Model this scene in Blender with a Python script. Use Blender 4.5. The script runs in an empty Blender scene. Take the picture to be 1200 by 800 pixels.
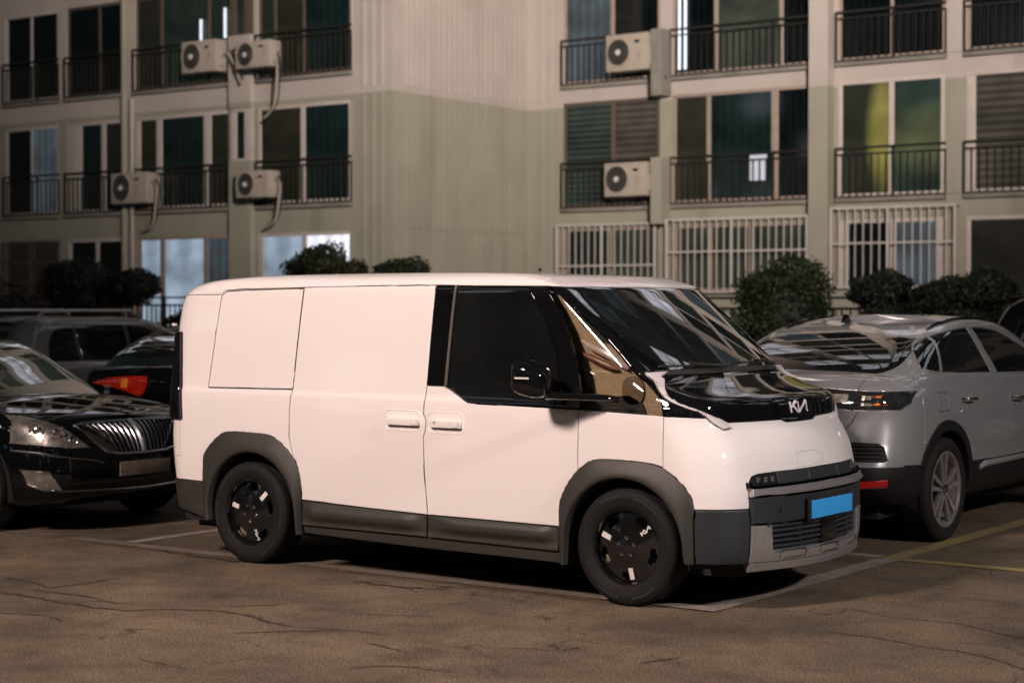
import bpy, bmesh, math, random
import numpy as np
from mathutils import Vector, Matrix
from mathutils.bvhtree import BVHTree
from mathutils.geometry import interpolate_bezier
R = math.radians
rnd = random.Random(7)
rng = np.random.default_rng(11)
scene = bpy.context.scene
C = scene.collection

# ------------------------------------------------------------ camera, world, lights, exposure
cam_d = bpy.data.cameras.new("camera")
cam = bpy.data.objects.new("camera", cam_d); C.objects.link(cam)
cam.location = (8.5306, -9.7743, 1.7466)
cam.rotation_euler = (math.pi/2 - 0.02029, 0, 0.62164)
cam_d.sensor_width = 36; cam_d.lens = 63.37
cam_d.clip_start = 0.1; cam_d.clip_end = 2000
cam_d.dof.use_dof = True; cam_d.dof.focus_distance = 10.8; cam_d.dof.aperture_fstop = 2.2
scene.camera = cam

world = bpy.data.worlds.new("World"); scene.world = world
world.use_nodes = True
wn = world.node_tree.nodes; wl = world.node_tree.links
bg = wn["Background"]
sky = wn.new("ShaderNodeTexSky"); sky.sky_type = 'NISHITA'; sky.sun_disc = False
sky.sun_elevation = R(-4.5); sky.sun_rotation = R(200); sky.altitude = 50
wmix = wn.new("ShaderNodeMix"); wmix.data_type = 'RGBA'; wmix.blend_type = 'ADD'
wmix.inputs[0].default_value = 1.0
wl.new(sky.outputs[0], wmix.inputs[6])
wmix.inputs[7].default_value = (0.06, 0.105, 0.10, 1)      # glow of the city on the night sky
wl.new(wmix.outputs[2], bg.inputs[0]); bg.inputs[1].default_value = 0.15

scene.view_settings.view_transform = 'Standard'; scene.view_settings.look = 'None'
scene.view_settings.exposure = 0.0; scene.view_settings.gamma = 1.0
try: scene.view_settings.use_curve_mapping = False
except Exception: pass
scene.cycles.max_bounces = 6; scene.cycles.caustics_reflective = False; scene.cycles.caustics_refractive = False

def lamp_light(loc, aim, power, color, radius, cone=None, blend=0.6):
    d = bpy.data.lights.new("street_lamp_light", 'SPOT')
    d.energy = power; d.color = color; d.shadow_soft_size = radius
    d.spot_size = R(cone or 150); d.spot_blend = blend
    o = bpy.data.objects.new("street_lamp_light", d); C.objects.link(o)
    o.location = loc
    o.rotation_euler = (Vector(aim) - Vector(loc)).to_track_quat('-Z', 'Y').to_euler()
    return o
# three street lamps outside the frame: (pole foot, head, aim, power, colour)
LAMPS = [((0.2,-12.0), 8.6, (3.0,-1.8,0.3), 9100, (1.0,0.775,0.69), 0.9, 92, 1.0),
         ((13.5,-8.0), 9.5, (-10.8,21,12.5), 78000, (1.0,0.89,0.80), 0.30, 47, 1.0),
         ((14.8,-2.4), 6.8, (3.6,0.2,1.0), 5200, (1.0,0.88,0.86), 0.35, 100, 1.0)]

# ------------------------------------------------------------ materials
MATS = {}
def new_mat(name):
    m = bpy.data.materials.new(name); m.use_nodes = True
    return m, m.node_tree.nodes, m.node_tree.links, m.node_tree.nodes["Principled BSDF"]
def pm(name, col, rough=0.5, metal=0.0, coat=0.0, spec=0.5, noise=0.06, nscale=8.0, bump=0.0, bscale=60.0, ior=1.5, dirt=None, em=None, ems=0.0, crough=0.03):
    """plain procedural material: colour with soft noise variation, optional fine bump and dirt"""
    if name in MATS: return MATS[name]
    m, n, l, b = new_mat(name)
    tc = n.new("ShaderNodeTexCoord")
    nz = n.new("ShaderNodeTexNoise"); nz.inputs["Scale"].default_value = nscale; nz.inputs["Detail"].default_value = 5
    l.new(tc.outputs["Object"], nz.inputs["Vector"])
    rp = n.new("ShaderNodeValToRGB")
    c = np.array(col[:3])
    rp.color_ramp.elements[0].position = 0.3; rp.color_ramp.elements[1].position = 0.7
    rp.color_ramp.elements[0].color = (*np.clip(c*(1-noise), 0, 1), 1)
    rp.color_ramp.elements[1].color = (*np.clip(c*(1+noise), 0, 1), 1)
    l.new(nz.outputs["Fac"], rp.inputs[0])
    out = rp.outputs[0]
    if dirt:
        n2 = n.new("ShaderNodeTexNoise"); n2.inputs["Scale"].default_value = dirt[1]; n2.inputs["Detail"].default_value = 8
        mp = n.new("ShaderNodeMapping"); mp.inputs["Scale"].default_value = dirt[2]
        l.new(tc.outputs["Object"], mp.inputs[0]); l.new(mp.outputs[0], n2.inputs["Vector"])
        r2 = n.new("ShaderNodeMapRange"); r2.inputs[1].default_value = dirt[3]; r2.inputs[2].default_value = dirt[3]+0.25
        r2.inputs[4].default_value = dirt[4]
        l.new(n2.outputs["Fac"], r2.inputs[0])
        mx = n.new("ShaderNodeMix"); mx.data_type = 'RGBA'
        l.new(r2.outputs[0], mx.inputs[0]); l.new(out, mx.inputs[6]); mx.inputs[7].default_value = (*dirt[0], 1)
        out = mx.outputs[2]
    l.new(out, b.inputs["Base Color"])
    b.inputs["Roughness"].default_value = rough; b.inputs["Metallic"].default_value = metal
    b.inputs["Coat Weight"].default_value = coat; b.inputs["Coat Roughness"].default_value = crough
    b.inputs["Specular IOR Level"].default_value = spec; b.inputs["IOR"].default_value = ior
    if bump:
        n3 = n.new("ShaderNodeTexNoise"); n3.inputs["Scale"].default_value = bscale; n3.inputs["Detail"].default_value = 6
        l.new(tc.outputs["Object"], n3.inputs["Vector"])
        bp_ = n.new("ShaderNodeBump"); bp_.inputs["Strength"].default_value = bump; bp_.inputs["Distance"].default_value = 0.01
        l.new(n3.outputs["Fac"], bp_.inputs["Height"]); l.new(bp_.outputs[0], b.inputs["Normal"])
    if em:
        b.inputs["Emission Color"].default_value = (*em, 1); b.inputs["Emission Strength"].default_value = ems
    MATS[name] = m
    return m
def curtain_mat(name, base, em=None, ems=0, fold=14.0, gloss=0.06, vert=True, stripe=0.5, blob=None):
    """window pane with a curtain or blind right behind it: banded colour under a glossy surface"""
    m, n, l, b = new_mat(name)
    tc = n.new("ShaderNodeTexCoord")
    wv = n.new("ShaderNodeTexWave"); wv.bands_direction = 'X' if vert else 'Z'
    wv.inputs["Scale"].default_value = fold; wv.inputs["Distortion"].default_value = 1.6 if vert else 0.15
    wv.inputs["Detail"].default_value = 2; wv.inputs["Detail Scale"].default_value = 0.6
    l.new(tc.outputs["Object"], wv.inputs["Vector"])
    nz = n.new("ShaderNodeTexNoise"); nz.inputs["Scale"].default_value = 1.1
    l.new(tc.outputs["Object"], nz.inputs["Vector"])
    mm = n.new("ShaderNodeMath"); mm.operation = 'MULTIPLY'
    r1 = n.new("ShaderNodeMapRange"); r1.inputs[3].default_value = 1-stripe
    l.new(wv.outputs["Fac"], r1.inputs[0])
    r2 = n.new("ShaderNodeMapRange"); r2.inputs[1].default_value = 0.3; r2.inputs[2].default_value = 0.7; r2.inputs[3].default_value = 0.45; r2.inputs[4].default_value = 1.3
    l.new(nz.outputs["Fac"], r2.inputs[0])
    l.new(r1.outputs[0], mm.inputs[0]); l.new(r2.outputs[0], mm.inputs[1])
    def scaled(col, fac):
        vm = n.new("ShaderNodeVectorMath"); vm.operation = 'SCALE'; vm.inputs[0].default_value = col
        l.new(fac, vm.inputs["Scale"]); return vm.outputs[0]
    l.new(scaled(base, mm.outputs[0]), b.inputs["Base Color"])
    b.inputs["Roughness"].default_value = gloss; b.inputs["IOR"].default_value = 1.5
    if em:
        fac = mm.outputs[0]
        if blob:
            # lit area behind the curtain: object-space centre (x, z) and radii
            sx = n.new("ShaderNodeSeparateXYZ"); l.new(tc.outputs["Object"], sx.inputs[0])
            def term(o, c0, r0):
                a = n.new("ShaderNodeMath"); a.operation = 'SUBTRACT'; l.new(o, a.inputs[0]); a.inputs[1].default_value = c0
                d = n.new("ShaderNodeMath"); d.operation = 'DIVIDE'; l.new(a.outputs[0], d.inputs[0]); d.inputs[1].default_value = r0
                q = n.new("ShaderNodeMath"); q.operation = 'POWER'; 
                ab = n.new("ShaderNodeMath"); ab.operation = 'ABSOLUTE'; l.new(d.outputs[0], ab.inputs[0])
                l.new(ab.outputs[0], q.inputs[0]); q.inputs[1].default_value = 1.7; return q.outputs[0]
            s = n.new("ShaderNodeMath"); s.operation = 'ADD'; l.new(term(sx.outputs[0], blob[0], blob[2]), s.inputs[0]); l.new(term(sx.outputs[2], blob[1], blob[3]), s.inputs[1])
            rr = n.new("ShaderNodeMapRange"); rr.interpolation_type = 'SMOOTHSTEP'; rr.inputs[1].default_value = 2.2; rr.inputs[2].default_value = -0.1
            l.new(s.outputs[0], rr.inputs[0])
            m2 = n.new("ShaderNodeMath"); m2.operation = 'MULTIPLY'; l.new(fac, m2.inputs[0]); l.new(rr.outputs[0], m2.inputs[1]); fac = m2.outputs[0]
        l.new(scaled(em, fac), b.inputs["Emission Color"]); b.inputs["Emission Strength"].default_value = ems
    return m
def asphalt_mat():
    m, n, l, b = new_mat("asphalt")
    tc = n.new("ShaderNodeTexCoord"); o = tc.outputs["Object"]
    def noise(s, d=4, r=0.6):
        q = n.new("ShaderNodeTexNoise"); q.inputs["Scale"].default_value = s; q.inputs["Detail"].default_value = d; q.inputs["Roughness"].default_value = r
        l.new(o, q.inputs["Vector"]); return q.outputs["Fac"]
    def ramp(f, a, b_, c0, c1):
        q = n.new("ShaderNodeValToRGB"); q.color_ramp.elements[0].position = a; q.color_ramp.elements[1].position = b_
        q.color_ramp.elements[0].color = (*c0, 1); q.color_ramp.elements[1].color = (*c1, 1); l.new(f, q.inputs[0]); return q.outputs[0]
    def mix(a, c, f, mode='MIX'):
        q = n.new("ShaderNodeMix"); q.data_type = 'RGBA'; q.blend_type = mode
        if isinstance(f, float): q.inputs[0].default_value = f
        else: l.new(f, q.inputs[0])
        l.new(a, q.inputs[6]); l.new(c, q.inputs[7]); return q.outputs[2]
    speck = ramp(noise(78, 4, 0.95), 0.43, 0.59, (0.030,0.023,0.016), (0.285,0.222,0.155))
    fine = ramp(noise(190, 2, 0.7), 0.36, 0.64, (0.45,0.45,0.45), (1.45,1.43,1.4))
    c = mix(speck, fine, 1.0, 'MULTIPLY')
    big = ramp(noise(0.9, 6, 0.66), 0.34, 0.64, (0.45,0.46,0.47), (1.25,1.22,1.16))
    c = mix(c, big, 1.0, 'MULTIPLY')
    mid = ramp(noise(5.0, 7, 0.7), 0.30, 0.5, (0.72,0.72,0.72), (1.05,1.05,1.05))
    c = mix(c, mid, 1.0, 'MULTIPLY')
    # fine broken hairline cracks and dark oil patches
    wn_ = n.new("ShaderNodeTexNoise"); wn_.inputs["Scale"].default_value = 3.0; l.new(o, wn_.inputs["Vector"])
    vm = n.new("ShaderNodeVectorMath"); vm.operation = 'MULTIPLY_ADD'; vm.inputs[1].default_value = (.35,.35,.35); l.new(wn_.outputs["Color"], vm.inputs[0]); l.new(o, vm.inputs[2])
    vo = n.new("ShaderNodeTexVoronoi"); vo.feature = 'DISTANCE_TO_EDGE'; vo.inputs["Scale"].default_value = 0.85; l.new(vm.outputs[0], vo.inputs["Vector"])
    ck = n.new("ShaderNodeMapRange"); ck.inputs[1].default_value = 0.0; ck.inputs[2].default_value = 0.016; ck.inputs[3].default_value = 1; ck.inputs[4].default_value = 0; l.new(vo.outputs["Distance"], ck.inputs[0])
    mk = n.new("ShaderNodeMapRange"); mk.inputs[1].default_value = 0.50; mk.inputs[2].default_value = 0.62; l.new(noise(1.7, 5, 0.7), mk.inputs[0])
    mu = n.new("ShaderNodeMath"); mu.operation = 'MULTIPLY'; l.new(ck.outputs[0], mu.inputs[0]); l.new(mk.outputs[0], mu.inputs[1])
    dk = n.new("ShaderNodeRGB"); dk.outputs[0].default_value = (0.02,0.017,0.013,1)
    c = mix(c, dk.outputs[0], mu.outputs[0])
    st = ramp(noise(1.3, 4, 0.5), 0.62, 0.74, (1,1,1), (0.55,0.54,0.53)); c = mix(c, st, 1.0, 'MULTIPLY')
    l.new(c, b.inputs["Base Color"])
    b.inputs["Roughness"].default_value = 0.8; b.inputs["Specular IOR Level"].default_value = 0.35
    bp_ = n.new("ShaderNodeBump"); bp_.inputs["Strength"].default_value = 0.9; bp_.inputs["Distance"].default_value = 0.006
    l.new(noise(190, 3, 0.8), bp_.inputs["Height"]); l.new(bp_.outputs[0], b.inputs["Normal"])
    return m
def road_paint_mat(name, col, wear):
    """worn road paint: alternates with the asphalt below it"""
    m, n, l, b = new_mat(name)
    tc = n.new("ShaderNodeTexCoord")
    def noise(s, d=5, r=0.7):
        q = n.new("ShaderNodeTexNoise"); q.inputs["Scale"].default_value = s; q.inputs["Detail"].default_value = d; q.inputs["Roughness"].default_value = r
        l.new(tc.outputs["Object"], q.inputs["Vector"]); return q.outputs["Fac"]
    ad = n.new("ShaderNodeMath"); ad.operation = 'ADD'
    m1 = n.new("ShaderNodeMath"); m1.operation = 'MULTIPLY'; l.new(noise(60), m1.inputs[0]); m1.inputs[1].default_value = 0.55
    m2 = n.new("ShaderNodeMath"); m2.operation = 'MULTIPLY'; l.new(noise(2.2), m2.inputs[0]); m2.inputs[1].default_value = 0.45
    l.new(m1.outputs[0], ad.inputs[0]); l.new(m2.outputs[0], ad.inputs[1])
    q = n.new("ShaderNodeValToRGB"); q.color_ramp.elements[0].position = wear-0.10; q.color_ramp.elements[1].position = wear+0.10
    q.color_ramp.elements[0].color = (0.12,0.10,0.078,1); q.color_ramp.elements[1].color = (*col,1)
    l.new(ad.outputs[0], q.inputs[0]); l.new(q.outputs[0], b.inputs["Base Color"])
    b.inputs["Roughness"].default_value = 0.75
    bp_ = n.new("ShaderNodeBump"); bp_.inputs["Strength"].default_value = 0.5; bp_.inputs["Distance"].default_value = 0.004
    l.new(noise(110), bp_.inputs["Height"]); l.new(bp_.outputs[0], b.inputs["Normal"])
    return m
M = {}
M['asphalt'] = asphalt_mat()
M['line'] = road_paint_mat("white_line_paint", (0.34,0.31,0.27), 0.49)
M['line_faint'] = road_paint_mat("faint_line_paint", (0.24,0.21,0.175), 0.54)
M['yellow'] = road_paint_mat("yellow_line_paint", (0.30,0.235,0.075), 0.47)
M['crack'] = pm("crack_filler", (0.022,0.018,0.014), 0.7, noise=0.4, nscale=40)
M['scuff'] = pm("dusty_scuff", (0.2,0.17,0.135), 0.85, noise=0.4, nscale=30)
M['van'] = pm("white_van_paint", (0.80,0.765,0.745), 0.55, coat=0.9, noise=0.012, nscale=2, crough=0.04)
M['clad'] = pm("grey_black_plastic", (0.030,0.029,0.025), 0.50, noise=0.10, nscale=5, bump=0.15, bscale=420, spec=0.5)
M['clad_shaded'] = pm("shaded_plastic_trim", (0.009,0.009,0.009), 0.6, spec=0.25, noise=0.1, nscale=5)  # cladding colour darkened for the occlusion low on the grey SUV
M['clad2'] = pm("blue_grey_plastic", (0.022,0.025,0.030), 0.42, noise=0.08, nscale=5, bump=0.12, bscale=420)
M['blackgloss'] = pm("black_gloss_panel", (0.005,0.005,0.006), 0.03, coat=0.0, noise=0.1, ior=1.55, crough=0.015)
M['tint'] = pm("tinted_glass", (0.008,0.009,0.009), 0.02, coat=0.6, noise=0.3, nscale=2, ior=1.62, crough=0.01)
M['screen'] = pm("windscreen_glass", (0.010,0.012,0.012), 0.012, coat=1.0, noise=0.35, nscale=1.5, ior=2.1, crough=0.01)
M['tan'] = pm("tan_reflection", (0.50,0.38,0.23), 0.55, noise=0.12, nscale=3)
M['liner'] = pm("black_liner", (0.008,0.008,0.008), 0.8)
M['tyre'] = pm("tyre_rubber", (0.010,0.0095,0.009), 0.72, spec=0.25, noise=0.15, nscale=6, bump=0.25, bscale=200)
M['rimblack'] = pm("black_wheel_cover", (0.006,0.006,0.006), 0.16, coat=0.8, noise=0.1)
M['sticker'] = pm("silver_white_insert", (0.72,0.70,0.68), 0.35, noise=0.03)
M['silver'] = pm("satin_silver", (0.48,0.465,0.46), 0.28, metal=0.7, noise=0.06, nscale=20, bump=0.06, bscale=300)
M['chrome'] = pm("chrome", (0.75,0.75,0.76), 0.10, metal=1.0, noise=0.03)
M['dimchrome'] = pm("dim_chrome", (0.42,0.42,0.43), 0.2, metal=1.0, noise=0.05)
M['bluepl'] = pm("blue_plate_film", (0.035,0.34,0.78), 0.45, noise=0.02)
M['lens'] = pm("smoked_lamp_lens", (0.018,0.018,0.02), 0.04, coat=1.0, noise=0.4, nscale=25, ior=1.6)
M['red'] = pm("red_tail_lens", (0.38,0.015,0.005), 0.12, coat=1.0, noise=0.45, nscale=30)
M['amber'] = pm("amber_lens", (0.75,0.20,0.02), 0.12, coat=1.0, noise=0.4, nscale=40)
M['redglow'] = pm("red_reflector_glow", (0.14,0.004,0.004), 0.2, noise=0.2, nscale=40, em=(1,0.03,0.02), ems=0.10)  # unpowered reflector; faint emission stands in for the light it returns
M['greypaint'] = pm("silver_grey_car_paint", (0.31,0.32,0.325), 0.28, metal=0.4, coat=1.0, noise=0.03, nscale=3, bump=0.0)
M['blackpaint'] = pm("black_car_paint", (0.0030,0.0034,0.0036), 0.03, coat=0.0, noise=0.2, ior=1.5)
M['suvpaint'] = pm("silver_suv_paint", (0.13,0.13,0.125), 0.30, metal=0.4, coat=1.0, noise=0.04)
M['calliper'] = pm("brake_calliper_metal", (0.35,0.29,0.2), 0.45, metal=0.6, noise=0.3, nscale=30)
M['lampglass'] = pm("clear_headlamp", (0.26,0.245,0.22), 0.25, metal=0.7, coat=1.0, noise=0.55, nscale=14, bump=0.25, bscale=16)
M['plate'] = pm("old_plate", (0.17,0.14,0.11), 0.5, noise=0.3, nscale=30)
M['wall_up'] = pm("pinkish_concrete_paint", (0.53,0.46,0.42), 0.85, noise=0.06, nscale=1.2, bump=0.2, bscale=40, dirt=((0.24,0.2,0.17), 1.0, (1.3,1.3,0.16), 0.58, 0.5))
M['wall_low'] = pm("greenish_concrete_paint", (0.37,0.345,0.275), 0.85, noise=0.07, nscale=1.2, bump=0.2, bscale=40, dirt=((0.19,0.17,0.13), 1.0, (1.3,1.3,0.16), 0.56, 0.55))
M['concrete'] = pm("stained_concrete", (0.27,0.245,0.215), 0.9, noise=0.14, nscale=3, bump=0.3, bscale=40, dirt=((0.10,0.09,0.075), 1.0, (1.6,1.6,0.22), 0.52, 0.7))
M['frame_w'] = pm("white_window_frame", (0.60,0.52,0.48), 0.5, noise=0.08, nscale=4)
M['frame_b'] = pm("brown_window_frame", (0.13,0.095,0.075), 0.5, noise=0.1, nscale=4)
M['frame_t'] = pm("tan_window_frame", (0.38,0.30,0.25), 0.5, noise=0.1, nscale=4)
M['rail'] = pm("dark_bronze_railing", (0.020,0.017,0.015), 0.5, noise=0.2)
M['grille_w'] = pm("white_security_bars", (0.62,0.56,0.52), 0.5, noise=0.08)
M['grille_b'] = pm("brown_security_bars", (0.16,0.12,0.10), 0.6, noise=0.2)
M['ac'] = pm("beige_air_conditioner", (0.46,0.39,0.33), 0.55, noise=0.08, nscale=5, dirt=((0.22,0.17,0.13), 2.0, (2,2,0.8), 0.55, 0.5))
M['acdark'] = pm("ac_fan_grille", (0.05,0.045,0.04), 0.6)
M['hose'] = pm("cream_hose", (0.42,0.36,0.29), 0.6)
M['p_dark'] = curtain_mat("pane_dark", (0.006,0.010,0.011), fold=2.0)
M['p_teal'] = curtain_mat("pane_teal", (0.013,0.028,0.029), fold=1.6, stripe=0.25)
M['p_brown'] = curtain_mat("pane_brown", (0.048,0.047,0.034), fold=5.0, gloss=0.2)
M['p_green'] = curtain_mat("pane_green", (0.024,0.036,0.030), em=(0.016,0.024,0.018), ems=0.5, fold=3.0, gloss=0.12)
M['p_blind'] = curtain_mat("pane_blinds", (0.055,0.088,0.080), fold=2.6, vert=False, gloss=0.15, stripe=0.75)
M['p_blindgrey'] = curtain_mat("pane_grey_blinds", (0.115,0.105,0.088), fold=2.2, vert=False, gloss=0.2, stripe=0.55)
M['p_curtain'] = curtain_mat("pane_pale_curtain", (0.085,0.105,0.085), fold=7.0, gloss=0.2, stripe=0.55)
M['p_litblue'] = curtain_mat("pane_lit_blue", (0.05,0.07,0.09), em=(0.24,0.30,0.37), ems=1.25, fold=0.4, stripe=0.25)
M['p_bluegrey'] = curtain_mat("pane_blue_grey", (0.04,0.055,0.065), em=(0.045,0.06,0.072), ems=1.0, fold=1.4, stripe=0.3)
M['p_litwhite'] = curtain_mat("pane_lit_white", (0.1,0.1,0.12), em=(0.85,0.84,0.95), ems=1.35, fold=0.9, stripe=0.3)
M['p_yellow'] = curtain_mat("pane_yellow_glow", (0.045,0.05,0.035), em=(0.50,0.44,0.09), ems=0.75, fold=7.0, gloss=0.15, stripe=0.7, blob=(0.34,0.10,0.26,0.95))
M['p_yellow2'] = curtain_mat("pane_yellow_low_glow", (0.04,0.075,0.06), em=(0.15,0.15,0.05), ems=0.7, fold=7.0, gloss=0.15, stripe=0.7, blob=(0.25,-0.05,0.8,0.55))
M['tube'] = pm("fluorescent_tube", (0.8,0.8,0.8), 0.4, em=(0.55,0.68,0.82), ems=0.95)
M['bark'] = pm("bark", (0.07,0.055,0.04), 0.9, bump=0.5, bscale=30)
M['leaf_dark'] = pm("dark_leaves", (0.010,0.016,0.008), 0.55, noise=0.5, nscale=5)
M['leaf_mid'] = pm("green_leaves", (0.026,0.040,0.012), 0.55, noise=0.55, nscale=6)
M['leaf_olive'] = pm("olive_leaves", (0.045,0.042,0.014), 0.55, noise=0.5, nscale=6)
M['soil'] = pm("soil", (0.05,0.04,0.03), 0.95, bump=0.5, bscale=20)
M['kerb'] = pm("kerb_stone", (0.22,0.2,0.18), 0.85, noise=0.15, bump=0.3)
M['pole'] = pm("galvanised_pole", (0.3,0.3,0.3), 0.4, metal=0.7)
M['lamphead'] = pm("lamp_lens_lit", (0.8,0.8,0.8), 0.3, em=(1,0.82,0.68), ems=25.0)

# ------------------------------------------------------------ helpers
def tag(o, label=None, cat=None, group=None, kind=None):
    if label: o['label'] = label
    if cat: o['category'] = cat
    if group: o['group'] = group
    if kind: o['kind'] = kind
    return o
def thing(name, label, cat, loc=(0,0,0), rz=0, group=None):
    o = bpy.data.objects.new(name, None); C.objects.link(o)
    o.location = loc; o.rotation_euler = (0,0,rz); o.empty_display_size = 0.3
    return tag(o, label, cat, group)
def link(name, me, mat, parent=None, loc=None):
    o = bpy.data.objects.new(name, me); C.objects.link(o)
    if mat is not None and not me.materials: me.materials.append(mat)
    if parent: o.parent = parent
    if loc: o.location = loc
    return o
def bmobj(name, bm, mat, parent=None, smooth=35, loc=None, bevel=0, recalc=True):
    if recalc: bmesh.ops.recalc_face_normals(bm, faces=bm.faces[:])
    if bevel:
        es = [e for e in bm.edges if len(e.link_faces) == 2 and e.calc_face_angle(0) > 0.6]
        bmesh.ops.bevel(bm, geom=es, offset=bevel, segments=2, profile=0.6, affect='EDGES', clamp_overlap=True)
    if smooth:
        for f in bm.faces: f.smooth = True
        for e in bm.edges:
            if len(e.link_faces) == 2: e.smooth = e.calc_face_angle(0) < R(smooth)
    me = bpy.data.meshes.new(name); bm.to_mesh(me); bm.free()
    return link(name, me, mat, parent, loc)
def box(bm, x0, x1, y0, y1, z0, z1):
    vs = [bm.verts.new(p) for p in ((x0,y0,z0),(x1,y0,z0),(x1,y1,z0),(x0,y1,z0),(x0,y0,z1),(x1,y0,z1),(x1,y1,z1),(x0,y1,z1))]
    for f in ((0,3,2,1),(4,5,6,7),(0,1,5,4),(1,2,6,5),(2,3,7,6),(3,0,4,7)): bm.faces.new([vs[i] for i in f])
    return vs
def boxobj(name, dims, mat, parent=None, bevel=0, smooth=35):
    bm = bmesh.new(); box(bm, *dims); return bmobj(name, bm, mat, parent, smooth, bevel=bevel)
def tube(bm, pts, r, seg=8, closed=False):
    pts = [Vector(p) for p in pts]; rings = []
    n = len(pts); prev = None
    for i, p in enumerate(pts):
        a = pts[i-1] if (i > 0 or closed) else p; b = pts[(i+1) % n] if (i < n-1 or closed) else p
        t = (b-a).normalized()
        u = t.cross(Vector((0,0,1)))
        if u.length < 1e-3: u = t.cross(Vector((0,1,0)))
        u.normalize()
        if prev is not None and u.dot(prev) < 0: u = -u
        prev = u; v = t.cross(u)
        rr = r[i] if isinstance(r, (list,tuple)) else r
        rings.append([bm.verts.new(p + rr*(math.cos(2*math.pi*k/seg)*u + math.sin(2*math.pi*k/seg)*v)) for k in range(seg)])
    m = n if closed else n-1
    for i in range(m):
        A, B = rings[i], rings[(i+1) % n]
        for k in range(seg): bm.faces.new((A[k], A[(k+1)%seg], B[(k+1)%seg], B[k]))
    if not closed:
        bm.faces.new(rings[0][::-1]); bm.faces.new(rings[-1])
def lathe_y(bm, prof, seg=64, a0=0, a1=2*math.pi, centre=(0,0,0)):
    """revolve (radius, y) about the y axis"""
    cx, cy, cz = centre; full = abs(a1-a0-2*math.pi) < 1e-6
    n = seg if full else seg+1; rings = []
    for k in range(n):
        a = a0+(a1-a0)*k/seg
        rings.append([bm.verts.new((cx+r*math.cos(a), cy+y, cz+r*math.sin(a))) for r, y in prof])
    for k in range(seg):
        A, B = rings[k], rings[(k+1) % n]
        for j in range(len(prof)-1): bm.faces.new((A[j], A[j+1], B[j+1], B[j]))
def prism(bm, poly, axis, a, b):
    """extrude a 2-D polygon; axis 'x': poly=(y,z), 'y': poly=(x,z), 'z': poly=(x,y)"""
    def P(u, v, w): return {'x': (w,u,v), 'y': (u,w,v), 'z': (u,v,w)}[axis]
    A = [bm.verts.new(P(u,v,a)) for u,v in poly]; B = [bm.verts.new(P(u,v,b)) for u,v in poly]
    n = len(poly)
    bm.faces.new(A[::-1]); bm.faces.new(B)
    for i in range(n): bm.faces.new((A[i], A[(i+1)%n], B[(i+1)%n], B[i]))
def rrect(x0, x1, z0, z1, r, n=5):
    out = []
    for cx, cz, a in ((x1-r,z0+r,-90),(x1-r,z1-r,0),(x0+r,z1-r,90),(x0+r,z0+r,180)):
        for k in range(n+1):
            t = R(a+90*k/n); out.append((cx+r*math.cos(t), cz+r*math.sin(t)))
    return out
def smooth_line(pts, n=6, closed=False):
    """Catmull-Rom through 2-D points"""
    P = [np.array(p, float) for p in pts]; out = []
    for i in range(len(P)-1):
        p0 = P[max(i-1,0)]; p1 = P[i]; p2 = P[i+1]; p3 = P[min(i+2,len(P)-1)]
        for t in np.linspace(0,1,n,endpoint=False):
            out.append(tuple(0.5*((2*p1)+(-p0+p2)*t+(2*p0-5*p1+4*p2-p3)*t*t+(-p0+3*p1-3*p2+p3)*t**3)))
    out.append(tuple(P[-1])); return out
def copy_tree(o, parent=None):
    c = o.copy(); C.objects.link(c)
    if parent is not None: c.parent = parent
    for ch in list(o.children): copy_tree(ch, c)
    return c

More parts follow.
